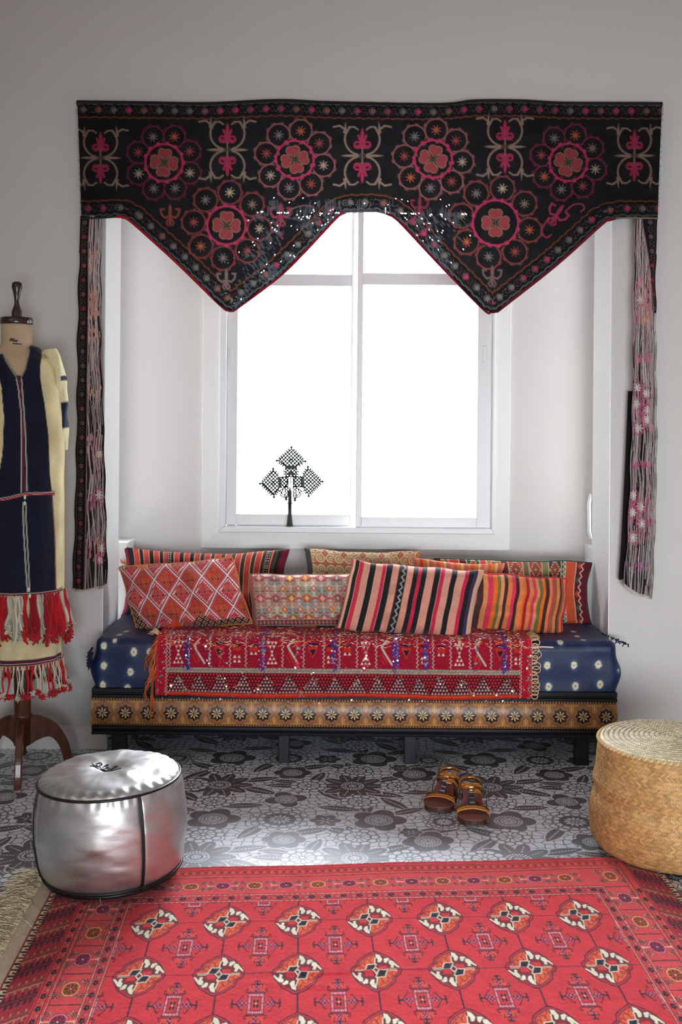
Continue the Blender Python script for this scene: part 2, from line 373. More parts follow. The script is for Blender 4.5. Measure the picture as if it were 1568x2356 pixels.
# socket on the right ledge
q = P(1350, 1325, YB - .1); q2 = P(1363, 1289, YB - .1)
so = empty('wall_socket', (xr_in, YR + .06, q[2]), 'white plastic switch plate on the low ledge right of the cushions', 'socket')
MB().box(xr_in - .012, xr_in, YR + .075, YR + .15, q[2], q2[2]).build('plate', M_plastic, so, bevel=.003)
MB().box(xr_in - .016, xr_in - .012, YR + .09, YR + .135, q[2] + .012, q2[2] - .012).build('rocker', M_plastic, so, bevel=.002)

# ------------------------------------------------------------------ printed vinyl floor: one lace repeat, laid as sheets sharing a mesh
def lace_tile():
    W_, D_ = 0.972, 0.62; nx, ny = 540, 236
    cv = Cv(0, W_, 0, D_, nx + 1, ny + 1, (226, 231, 240)); X, Y = cv.X, cv.Y
    n1, n2 = 30, 20; cw, ch = W_ / n1, D_ / n2
    jx, jy = rng.uniform(.1, .9, (n2, n1)), rng.uniform(.1, .9, (n2, n1))
    ci, cj = np.floor(X / cw).astype(int), np.floor(Y / ch).astype(int)
    d1 = np.full(X.shape, 9.); d2 = d1.copy()
    for dj in (-2, -1, 0, 1, 2):
        for di in (-2, -1, 0, 1, 2):
            a, b = ci + di, cj + dj
            qx = (a + jx[b % n2, a % n1]) * cw; qy = (b + jy[b % n2, a % n1]) * ch
            d = np.hypot(X - qx, Y - qy); nm = d < d1
            d2 = np.where(nm, d1, np.minimum(d2, d)); d1 = np.where(nm, d, d1)
    dk = (86, 83, 90); wt = (226, 231, 240)
    cv.fill((d2 - d1) - 0.0030, dk)
    def wput(cx, cy, r, fn, rot=0, sx=1, sy=1):
        for ox in (-W_, 0, W_):
            for oy in (-D_, 0, D_):
                cv.put(cx + ox, cy + oy, r, fn, rot, sx, sy)
    def petals(n, R, w, ph=0):
        def f(u, v):
            th = np.arctan2(v, u) - ph; r = np.hypot(u, v); k = np.round(th / (2 * PI / n)) * (2 * PI / n); t = th - k
            return r * np.cos(t), r * np.sin(t), r, th
        return f
    def daisy(u, v):
        px, py, r, th = petals(10, .1, .03)(u, v)
        pet = ell(px, py, .066, 0, .042, .021)
        yield pet - .003, wt; yield pet, dk
        yield np.maximum(np.maximum(np.abs(py) - .0017, np.abs(px - .07) - .024), np.where(np.mod(px, .008) < .0048, -1, 1)), wt
        yield r - .038, dk
        for R in (.034, .024):
            yield np.maximum(np.abs(r - R) - .0032, np.where(np.mod(th * R / .009 + 50, 1) < .6, -1, 1)), wt
        yield r - .012, wt; yield np.abs(r - .007) - .0018, dk
    def solid(u, v, n=5):
        px, py, r, th = petals(n, .1, .03)(u, v)
        b = ell(px, py, .046, 0, .042, .036)
        yield b - .004, wt; yield b, dk; yield r - .046, dk
        for R in (.042, .033):
            yield np.maximum(np.abs(r - R) - .0032, np.where(np.mod(th * R / .0095 + 50, 1) < .6, -1, 1)), wt
        yield r - .025, wt
        px, py, r, th = petals(8, .1, .03)(u, v)
        yield np.minimum(np.abs(r - .018) - .0016, np.maximum(np.abs(py) - .0014, r - .024)), dk
    def small(u, v):
        px, py, r, th = petals(6, .1, .03)(u, v)
        yield ell(px, py, .024, 0, .024, .017) - .003, wt; yield ell(px, py, .024, 0, .024, .017), dk; yield r - .02, dk
        yield np.maximum(np.abs(py) - .0016, np.abs(r - .016) - .009), wt
    def doily(u, v, n=14, R=.098):
        px, py, r, th = petals(n, .1, .03)(u, v)
        yield r - R, wt
        for (rr, a, b) in ((.085, .014, .0175), (.064, .013, .0135)):
            e = ell(px, py, rr * R / .098, 0, a * R / .098, b * R / .098)
            yield np.abs(e) - .0020, dk
        yield np.abs(r - .05 * R / .098) - .0024, dk; yield r - .048 * R / .098, dk
        px, py, r, th = petals(12, .1, .03)(u, v)
        yield ell(px, py, .026 * R / .098, 0, .011 * R / .098, .0045 * R / .098), wt
        yield np.abs(r - .008) - .002, wt
    def sdoily(u, v):
        px, py, r, th = petals(11, .1, .03)(u, v)
        yield r - .052, wt
        yield np.abs(ell(px, py, .044, 0, .0115, .0125)) - .0018, dk
        yield np.abs(r - .033) - .002, dk; yield np.maximum(np.abs(py) - .0017, np.abs(r - .019) - .013), dk; yield np.abs(r - .008) - .0018, dk
    def leaf(u, v):
        e = np.abs(v) - .019 * np.sin(np.clip((u + .06) / .12, 0, 1) * PI) ** .8; e = np.maximum(e, np.abs(u) - .06)
        yield e - .0035, wt; yield e, dk
        yield np.maximum(np.maximum(np.abs(v) - .002, np.abs(u) - .045), np.where(np.mod(u, .009) < .0055, -1, 1)), wt
    for (x, y, rot, s) in ((.14, .06, .3, 1.), (.14, -.05, -.5, 1.1), (.35, .08, 1.2, .9), (.4, -.09, 2.3, 1.), (.6, .07, .5, 1.), (.58, -.08, -.3, 1.1), (.62, -.17, -.9, 1.), (.52, -.19, -1.5, 1.1),
                           (.43, -.22, -.2, 1.), (.88, .1, .9, 1.1), (.86, -.1, -.8, 1.2), (.75, .22, .2, 1.), (.45, .2, -.4, 1.1), (.33, .2, .4, 1.), (.15, .2, 1., 1.), (.1, -.2, .1, 1.), (.9, .2, -.6, 1.), (.7, -.06, .05, .9), (.24, -.0, .0, 1.), (.24, .04, -.2, .8), (.48, -.44, 1.9, 1.), (.66, -.24, .5, .9), (.86, -.23, -.3, .9)):
        wput(x, y, .07, leaf, rot, s * 1.25, s * 1.25)
    for x in (0.0, .478): wput(x, 0, .12, daisy, 0, 1.12, 1.12)
    for x in (.015, .561): wput(x, -.319, .1, solid, 0, 1.05, 1.05)
    wput(.246, -.137, .09, lambda u, v: solid(u, v, 4), .3, .85, .85); wput(.257, .135, .09, lambda u, v: solid(u, v, 6), 0, .8, .8)
    wput(.709, .13, .09, lambda u, v: solid(u, v, 6), .2, .95, .95)
    wput(.235, -.319, .11, doily)
    wput(.775, -.33, .08, lambda u, v: doily(u, v, 12, .07)); wput(.385, -.326, .05, small, 0, 1.1, 1.1); wput(.66, -.42, .05, small, 0, .8, .8)
    for (x, y) in ((0, -.162), (.32, 0), (0, .17), (.642, .0), (.5, -.155), (.87, .0), (.49, .16)): wput(x, y, .06, sdoily, 0, 1.22, 1.22)
    V = np.stack([X, Y, np.zeros_like(X)], -1)
    return mesh('vinyl', V.reshape(-1, 3), gridF(ny + 1, nx + 1), cv.img.reshape(-1, 3)), W_, D_
tm, TW, TD = lace_tile()
tm.materials.append(M_vinyl)
for i in range(-3, 3):
    for j in range(-8, 2):
        o = bpy.data.objects.new('vinyl_tile', tm); C.objects.link(o); o.location = (-.425 + i * TW, 3.826 + j * TD, 0); o.parent = fl

# ------------------------------------------------------------------ rug (lattice coordinates a across, b towards the camera)
def build_rug():
    A0, A1, B0, B1 = -1.68, 7.70, -1.36, 2.5
    na, nb = 960, 410
    RED, DK, NV = (212, 48, 58), (66, 18, 50), (22, 22, 44)
    PK, OR, IV, MR, PU = (238, 150, 140), (226, 92, 58), (240, 226, 200), (132, 28, 42), (96, 24, 78)
    cv = Cv(A0, A1, B0, B1, na, nb, RED); X, Y = cv.X, cv.Y
    XC = 3.01; hw = 3.44                                    # half width of the field
    ax = (np.abs(X - XC) - hw) * 1.55                                # >0 in the side borders
    S = 1.387
    by = -(Y + .444) * S                                    # >0 in the far border, in side-border units
    d = np.maximum(ax, by)                                  # distance outward from the field edge
    side = ax > by                                          # side strips own the corners
    t = np.where(side, Y * S, X)
    # field ----------------------------------------------------
    oct_ = [(-1, 0), (-.93, -.2), (-.74, -.32), (-.68, -.54), (-.47, -.71), (-.3, -.82), (-.1, -.93), (.02, -.98), (.16, -.94), (.36, -.84), (.62, -.66), (.78, -.44), (.93, -.16), (1, 0), (.93, .2), (.74, .34), (.68, .58), (.48, .74), (.3, .88), (.1, .95), (-.06, 1.02), (-.2, .98), (-.38, .84), (-.6, .72), (-.8, .44), (-.93, .18)]
    ivory = [[(.06, -.84), (.2, -.78), (.3, -.58), (.26, -.48), (.2, -.4), (.1, -.4), (.12, -.58), (.04, -.62)], [(.36, -.58), (.52, -.62), (.6, -.52), (.5, -.46), (.42, -.36), (.34, -.4)], [(.55, -.5), (.68, -.48), (.93, -.14), (.88, -.1), (.72, -.26), (.68, -.1), (.56, -.12), (.6, -.24), (.52, -.34)]]
    sq = [[(-.85, -.1), (-.7, -.3), (-.6, -.22), (-.5, -.42), (-.42, -.3)], [(-.4, -.3), (-.42, -.5), (-.28, -.6), (-.2, -.48)], [(-.14, -.35), (-.22, -.5), (-.1, -.7), (-.02, -.84)], [(-.62, -.08), (-.55, -.2), (-.46, -.14)]]
    def gul(u, v):
        o = poly(u, v, oct_)
        yield o, DK; yield o + .045, (196, 48, 62); yield o + .105, NV; yield o + .13, RED
        inn = o + .15
        tl, br = np.maximum(u, v), np.maximum(-u, -v); tr, bl = np.maximum(-u, v), np.maximum(u, -v)
        yield np.maximum(inn, np.minimum(tl, br)), OR; yield np.maximum(inn, np.minimum(tr, bl)), MR
        for s in (1, -1):
            for p in ivory:
                q = poly(u * s, v * s, p); yield q - .03, NV; yield q, IV
            for p in sq: yield pline(u * s, v * s, p, .016), MR
        yield np.maximum(np.abs(v) - .012, np.abs(u) - .95), NV
        yield np.maximum(np.abs(np.abs(v) - .03) - .012, np.abs(np.abs(u) - .58) - .22), IV
        yield pline(u, v, [(-.02, -.3), (.02, -.62)], .02), IV; yield pline(u, v, [(.02, .3), (-.04, .66)], .02), IV
        yield pline(u, v, [(.03, -.3), (.07, -.62)], .012), NV; yield pline(u, v, [(-.03, .3), (-.09, .66)], .012), NV
        for s in (1, -1):
            nvp = poly(u * s, v * s, [(-.4, -.02), (-.3, -.28), (.02, -.3), (-.02, -.22), (-.14, -.02)])
            yield nvp - .035, IV; yield nvp, NV
            rp = box(u * s, v * s, .27, -.12, .16, .11); yield rp - .02, MR; yield rp, RED
        yield dia(u, v, 0, 0, .17, .21), NV; yield np.maximum(dia(u, v, 0, 0, .15, .19), -dia(u, v, 0, 0, .1, .12)), IV; yield dia(u, v, 0, 0, .07, .09), MR
    def cross(u, v):
        yield np.minimum(box(u, v, 0, 0, .46, .11), box(u, v, 0, 0, .1, .62)), (222, 76, 58)
        for s in (1, -1):
            uu, vv = u * s, v * s
            yield box(uu, vv, .58, 0, .2, .13), PU
            chk = np.where(np.mod(np.floor(uu / .075) + np.floor(vv / .085), 2) > 0, -1, 1)
            yield np.maximum(box(uu, vv, .58, 0, .2, .13), chk), (214, 90, 96)
            yield pline(uu, vv, [(.78, 0), (1, 0)], .03), NV; yield pline(uu, vv, [(.93, -.16), (.98, -.1), (.92, 0), (.98, .1), (.93, .18)], .028), NV
            yield pline(uu, vv, [(.78, 0), (.56, -.3), (.5, -.26)], .02), DK; yield pline(uu, vv, [(.78, 0), (.56, .34), (.5, .3)], .02), DK
            yield poly(uu, vv, [(-.34, -.55), (.34, -.55), (.3, -.78), (.12, -.84), (-.12, -.84), (-.3, -.78)]), (222, 74, 60)
            yield box(uu, vv, 0, -.68, .1, .2), PU; yield np.maximum(box(uu, vv, 0, -.68, .1, .2), chk), (214, 90, 96)
            yield pline(uu, vv, [(0, -.8), (0, -.98)], .03), NV; yield pline(uu, vv, [(-.12, -.94), (-.07, -1.0), (0, -.93), (.08, -1.0), (.12, -.92)], .024), NV
            yield pline(uu, vv, [(-.3, -.46), (-.44, -.52), (-.4, -.64), (-.34, -.6)], .02), DK; yield pline(uu, vv, [(.3, -.46), (.44, -.52), (.4, -.64), (.34, -.6)], .02), DK
            yield pline(uu, vv, [(-.44, -.5), (.44, -.5)], .016), DK
            yield pline(uu, vv, [(-.2, -.68), (-.24, -.82), (-.12, -.82), (.12, -.82), (.24, -.82), (.2, -.68)], .018), NV
        yield box(u, v, 0, 0, .34, .46), DK
        dsh = np.where(np.mod(np.where(np.abs(u) / .34 > np.abs(v) / .46, v / .07, u / .055), 1) < .6, -1, 1)
        yield box(u, v, 0, 0, .31, .42), (190, 60, 84); yield np.maximum(np.maximum(box(u, v, 0, 0, .3, .41), -box(u, v, 0, 0, .23, .33)), dsh), (236, 170, 176)
        yield box(u, v, 0, 0, .21, .31), DK; yield box(u, v, 0, 0, .185, .28), RED
        for (a, b) in ((-.07, -.1), (.07, .1), (.07, -.1), (-.07, .1)): yield ell(u, v, a, b, .05, .075), NV if a * b > 0 else (50, 40, 40)
        yield circ(u, v, 0, 0, .03), IV
    m_f = d < 0
    for j in range(-2, 4):
        cv.fill(np.maximum(np.abs(Y - j) - .006, d), DK)
    for i in range(0, 7):
        cv.fill(np.maximum(np.abs(X - i) - .011, d), DK)
    for i in range(-1, 8):
        for j in range(-1, 4): cv.put(i - .5 + (.02 if i > 3 else 0), j - .5, 1.0, cross, 0, .30, .37)
    for i in range(0, 7):
        for j in range(0, 4): cv.put(i, j, 1.05, gul, 0, .335, .365)
    # borders --------------------------------------------------
    def band(a, b, c): cv.fill(np.maximum(a - d, d - b), c)
    def dots(a, b, per, base, c):
        band(a, b, base); cv.fill(np.maximum(np.maximum(a + .008 - d, d - b + .008), np.where(np.mod(t / per, 1) < .55, -1, 1)), c)
    band(0, 9, RED)
    band(-.012, .0, DK); dots(.0, .045, .026, (170, 40, 52), (240, 176, 150)); band(.045, .055, NV)
    band(.055, .2, (206, 56, 66)); band(.2, .21, NV); dots(.21, .255, .026, (170, 40, 52), (240, 176, 150)); band(.255, .265, NV)
    band(.265, .84, (224, 72, 76)); band(.835, .85, NV)
    band(.85, .93, (216, 70, 70)); cv.fill(np.maximum(np.maximum(.872 - d, d - .885), np.where(np.mod(t / .03, 1) < .5, -1, 1)), PK)
    band(.93, .942, NV); band(.942, 1.1, (222, 70, 66)); band(1.1, 1.112, NV)
    band(1.112, 1.3, RED); cv.fill(np.maximum(np.maximum(1.15 - d, d - 1.162), np.where(np.mod(t / .03, 1) < .5, -1, 1)), PK)
    def flower(u, v):
        for k in range(5):
            a = k * 2 * PI / 5 + .3; yield ell(u, v, .5 * math.cos(a), .5 * math.sin(a), .34, .34), NV
        yield circ(u, v, 0, 0, .4), NV; yield circ(u, v, .1, 0, .14), OR
    def knot(u, v):
        yield circ(u, v, -.4, 0, .3), (180, 110, 50); yield circ(u, v, -.35, .1, .14), NV
        yield circ(u, v, .4, .1, .3), IV; yield circ(u, v, .4, .1, .2), MR; yield pline(u, v, [(-.6, .5), (-.2, -.5), (.2, .5), (.6, -.4)], .1), MR
    def octm(cols):
        def f(u, v):
            o8 = [(-.45, -1), (.45, -1), (1, -.45), (1, .45), (.45, 1), (-.45, 1), (-1, .45), (-1, -.45)]
            e = poly(u, v, o8); yield e - .07, DK; yield e, cols[0]; yield e + .13, cols[1]
            for k in range(8):
                a = k * PI / 4; r2 = .75 if k % 2 == 0 else .8
                yield seg(u, v, .1 * math.cos(a), .1 * math.sin(a), r2 * math.cos(a), r2 * math.sin(a), .07 if k % 2 == 0 else .04), cols[2]
                if k % 2: yield ring(u, v, .62 * math.cos(a), .62 * math.sin(a), .15, .05), cols[2]
            for k in (0, 1, 2, 3): a = k * PI / 2; yield circ(u, v, .55 * math.cos(a), .55 * math.sin(a), .14), cols[2]
            yield circ(u, v, 0, 0, .1), IV
            for s in (1, -1):
                if cols[3]: yield pline(u * s, v, [(1.05, 0), (1.75, 0), (1.9, -.14)], .05), IV; yield pline(u * s, v, [(1.75, 0), (1.9, .16)], .05), IV
            for (a0, a1) in ((1, 1), (1, -1), (-1, 1), (-1, -1)):
                uu, vv = u * a0, v * a1
                for (p, q_, c) in (((.95, .85), (1.3, 1.35), 1), ((1.5, .5), (1.75, .95), 0), ((1.35, .75), (1.6, 1.25), 0), ((1.95, .35), (2.15, .85), 1)):
                    yield seg(uu, vv, *p, *q_, .1), NV
                    yield np.maximum(seg(uu, vv, *p, *q_, .045), np.where(np.mod(vv * 4, 1) < .6, -1, 1)), IV if c else (220, 130, 90)
        return f
    o1 = ((244, 186, 130), (206, 92, 50), (70, 20, 20), 0); o2 = ((236, 140, 150), (170, 40, 70), (60, 16, 60), 1)
    k = 0; b_ = -.444 - .55 / S
    for i, a in enumerate(np.arange(XC - 3.1, XC + 3.2, .476)): cv.put(a, b_ + .005, 2.3, octm(o1 if i % 2 else o2), 0, .118, .118 / S * 1.0)
    for sgn in (-1, 1):
        for i in range(-2, 7):
            y = .17 + i * .512
            cv.put(XC + sgn * (hw + .36), y, 2.3, octm(o2 if i % 2 else o1), 0, .105, .118)
            cv.fill(np.maximum(np.abs(Y - (y + .256)) - .006, np.maximum(.27 - ax, ax - .83)), NV)
    for i, a in enumerate(np.arange(XC - 3.4, XC + 3.5, .235)):
        cv.put(a, -.444 - .128 / S, 1, flower, 0, .062, .05); cv.put(a + .118, -.444 - .128 / S, 1, knot, 0, .055, .045)
    for sgn in (-1, 1):
        for y in np.arange(-.5, 2.6, .2):
            for off in (.128 / 1.55, 1.02 / 1.55): cv.put(XC + sgn * (hw + off), y, 1, flower, 0, .045, .062); cv.put(XC + sgn * (hw + off), y + .1, 1, knot, 0, .036, .05)
    for i, a in enumerate(np.arange(XC - 4.6, XC + 4.6, .12)):   # X-and-dot guard on the far edge
        def xm(u, v):
            yield pline(u, v, [(-1, -1), (.9, 1)], .22), NV; yield pline(u, v, [(1, -1), (-.9, 1)], .22), NV; yield circ(u, v, 1.9, .2, .3), (244, 150, 80)
        cv.put(a, -.444 - 1.02 / S, 2.3, xm, 0, .026, .034)
    # wide end skirts with comb figures, ivory scallops at the very edge
    e = ax > 1.13
    sk = np.maximum(1.14 - ax, ax - 1.8)
    cv.fill(sk, (170, 34, 50))
    ph = np.mod(Y * S - ax * .45, .74)
    for q0 in (.12, .22): cv.fill(np.maximum(sk, np.abs(ph - q0) - .014), (120, 90, 66) if q0 == .12 else (176, 150, 120))
    cv.fill(np.maximum(sk, np.maximum(np.abs(np.abs(ph - .17) - .1) - .03, np.where(np.mod(ax, .12) < .04, -1, 1))), (186, 140, 104))
    for q0 in (.45, .52): cv.fill(np.maximum(sk, np.abs(ph - q0) - .018), NV)
    cv.fill(np.maximum(sk, np.maximum(np.abs(ph - .485) - .16, np.where((np.mod(ax, .1) < .045) & (np.abs(ph - .485) > .06), -1, 1))), DK)
    ed = np.maximum(1.76 - ax, ax - 1.88)
    cv.fill(ed, DK); cv.fill(np.maximum(ed, np.where(np.mod(Y * S, .15) < .1, -1, 1)), (226, 204, 160)); cv.fill(np.maximum(ed, np.where((np.mod(Y * S, .15) < .07) & (np.mod(Y * S, .15) > .03) & (ax < 1.83), -1, 1)), NV)
    cv.fill(np.maximum(1.88 - ax, ax - 9), (176, 30, 46))
    img = cv.img * (0.9 + .2 * vnoise(X * 9, Y * 9, 3) * .9)[..., None]
    img *= (0.95 + .1 * vnoise(X * 1.3, Y * 40, 5))[..., None]
    # place: affine fit of the medallion lattice, the far edge a little wavy
    Mx, My, O = np.array([.18668, .01112]), np.array([.00907, -.25933]), np.array([-.47399, 2.7711])
    far = sstep(.2, -1.36, Y)
    Yw = Y - far * (.024 * (X - 3.4) * .6 + .012 * np.sin(X * 2.2))
    W2 = O + X[..., None] * Mx + Yw[..., None] * My
    Z = .007 + .0014 * vnoise(X * 30, Y * 30, 9) + .0035 * np.exp(-((Y - 1.0 + .03 * np.sin(X * 2)) / .035) ** 2) * sstep(1.2, 1.9, X) * sstep(4.6, 2.2, X) + .003 * np.exp(-((Y - 1.22 - .1 * (X - 2)) / .05) ** 2) * sstep(1, 2, X) * sstep(3.2, 2.2, X)
    edge = np.minimum(np.minimum(X - A0, A1 - X), np.minimum(Y - B0, B1 - Y)); Z = np.where(edge < .012, .0005, Z)
    V = np.concatenate([W2, Z[..., None]], -1)
    rg = grid('rug', V, img, M_rug)
    tag(rg, 'red hand-knotted wool rug with rows of octagonal medallions on the printed floor', 'rug')
    # kilim end and fringe on the left end
    bs = np.linspace(-1.36, 2.5, 120); as_ = np.linspace(-1.9, -1.675, 12)
    KX, KY = np.meshgrid(as_, bs); KW = O + KX[..., None] * Mx + KY[..., None] * My
    kc = np.empty(KX.shape + (3,)); kc[:] = L((222, 200, 176)); kc *= (.85 + .3 * vnoise(KX * 60, KY * 90, 2))[..., None]
    grid('kilim_end', np.concatenate([KW, np.full(KX.shape + (1,), .004)], -1), kc, M_rug, rg, flip=True)
    paths, cols = [], []
    for k in range(900):
        b = rng.uniform(-1.3, 1.9); p0 = O + -1.88 * Mx + b * My; ln = rng.uniform(.05, .105)
        ang = rng.normal(.35, .35); dr = -np.array([math.cos(ang), math.sin(ang)]); n = np.array([-dr[1], dr[0]]); cu = rng.normal(0, .02)
        pts = [np.append(p0 + dr * ln * s_ + n * cu * s_ * s_ * 2, .005 + rng.uniform(0, .012) * math.sin(min(1, s_) * PI)) for s_ in np.linspace(0, 1, 6)]
        paths.append(np.array(pts)); c = rng.uniform(.75, 1.1); cols.append((min(255, 262 * c), min(255, 240 * c), min(255, 205 * c)))
    tubes('fringe', paths, [.0011] * len(paths), M_jute, rg, cols, 3, 'stuff')
build_rug()

# ------------------------------------------------------------------ daybed
bx0, bx1 = P(211, 1640, 4.06)[0], P(1418, 1650, 4.06)[0]; YF, YK = 4.056, 4.70
zz = lambda py: 1.34 - (py - 952.5) / 604.0
bed = empty('daybed', ((bx0 + bx1) / 2, YF + .3, 0), 'low black wooden daybed with star-inlaid front rail filling the window bay', 'daybed')
def rail(name, prof, m=M_black, parent=bed, x0=bx0, x1=bx1):
    return MB().prism(prof, x0, x1, 'x').build(name, m, parent, bevel=.0015)
z = [zz(v) for v in (1588, 1600, 1604, 1612, 1678, 1684, 1692, 1697)]
rail('top_rail', [(YF - .004, z[0] - .004), (YF - .004, z[1]), (YF + .004, z[1] - .002), (YF + .004, z[2]), (YF - .006, z[2] - .002), (YF - .006, z[3]), (YF + .05, z[3]), (YF + .05, z[0] - .004)])
rail('bottom_rail', [(YF + .004, z[4]), (YF - .002, z[4]), (YF - .002, z[5]), (YF + .008, z[5] - .003), (YF - .004, z[6]), (YF - .001, z[7]), (YF + .05, z[7]), (YF + .05, z[4])])
MB().box(bx0 + .03, bx1 - .03, YF + .05, YK, z[7] + .01, zz(1594)).build('deck', M_black, bed)
# convex inlaid front
zi0, zi1 = z[4], z[3]; hh = zi1 - zi0; NP = 23; pp = (bx1 - bx0) / NP; ny, nx = 100, 96
cv = Cv(-pp / 2, pp / 2, 0, hh, nx, ny, (186, 130, 80)); X, Y = cv.X, cv.Y
xx = X; yy = Y - hh / 2
def star8(r, o=0):                  # eight-pointed star: union of a square and a diamond
    return np.minimum(np.maximum(np.abs(xx), np.abs(yy)) - r, (np.abs(xx) + np.abs(yy)) / 1.4142 - r)
x2 = pp / 2 - np.abs(xx)
for o_ in (.0015, .006, .0105, .015):
    cv.fill(np.abs(x2 - np.abs(yy) * .8 + .004 - o_ * 1.2) - .0008, (96, 44, 34))
cv.fill(np.maximum(x2 - .0075, .020 - np.abs(yy)), (214, 160, 96)); cv.fill(np.maximum(np.abs(x2 - .0045) - .0008, .020 - np.abs(yy)), (96, 44, 34))
for r, c in ((.0335, (72, 28, 28)), (.0318, (196, 140, 88)), (.0298, (72, 28, 28)), (.028, (204, 150, 96)), (.0262, (92, 40, 32)), (.0244, (190, 132, 82)), (.0226, (74, 32, 30))):
    cv.fill(star8(r), c)
cv.fill(star8(.0205), (30, 20, 22))
e = hh / 2 - np.abs(yy)
cv.fill(e - .0105, (176, 120, 76)); cv.fill(np.abs(e - .0098) - .0007, (64, 30, 26)); cv.fill(np.maximum(e - .0085, -e + .003), (214, 166, 120)); cv.fill(np.maximum(np.maximum(e - .0085, .003 - e), np.where(np.mod(X + pp, pp / 8) < pp / 16, -1, 1)), (84, 32, 36))
t_ = Y / hh; bul = np.sin(t_ * PI) ** .6 * .022
V = np.stack([X, .012 - bul, Y], -1)
imesh = None
inls = []
for k_ in range(NP):
    if imesh is None: inl = grid('inlay_panel', V, cv.img, M_inlay, bed); imesh = inl.data
    else: inl = link('inlay_panel', imesh, None, bed)
    inl.location = (bx0 + (k_ + .5) * pp, YF, zi0); inls.append(inl)
# the ends follow the same curve
pr = [(YF + .012 - math.sin(t * PI) ** .6 * .0218, zi0 + t * hh) for t in np.linspace(0, 1, 14)] + [(YF + .05, zi1), (YF + .05, zi0)]
for a_ in (bx0 + .0002, bx1 - .002): MB().prism(pr, a_, a_ + .0018, 'x').build('end_grain', M_wood, bed)
# ivory-coloured star blades set proud in the panel
smesh = None
for k in range(NP):
    inl = inls[k]
    if smesh is None:
        mb = MB()
        for i in range(8):
            a = i * PI / 4 + .06
            def q(r, da, y): return (r * math.cos(a + da), y, r * math.sin(a + da))
            pts = [(.002, 0), (.0135, -.0), (.0195, .36), (.011, .36)]
            V4 = [q(.002, 0, 0), q(.0125, -.24, 0), q(.0222, .0, 0), q(.0150, .22, 0)]
            mb.add([(v[0], -.0012, v[2]) for v in V4] + [(v[0], .004, v[2]) for v in V4], [(0, 1, 2, 3), (0, 4, 5, 1), (1, 5, 6, 2), (2, 6, 7, 3), (3, 7, 4, 0)])
        o = mb.build('star_inlay', M_inlaystar, inl); smesh = o.data
    else: o = link('star_inlay', smesh, None, inl)
    o.parent = inl; o.matrix_parent_inverse = Matrix.Identity(4); o.location = (0, -.0105, hh / 2)
for (a, b) in ((258, 290), (641, 665), (929, 956), (1322, 1352)):
    x0_, x1_ = P(a, 1720, YF + .03)[0], P(b, 1720, YF + .03)[0]
    MB().box(x0_, x1_, YF + .012, YF + .012 + (x1_ - x0_) * 1.0, 0, z[7]).build('leg', M_black, bed, bevel=.002)
    MB().box(x0_, x1_, YK - .06, YK - .01, 0, z[7] + .01).build('leg', M_black, bed, bevel=.002)

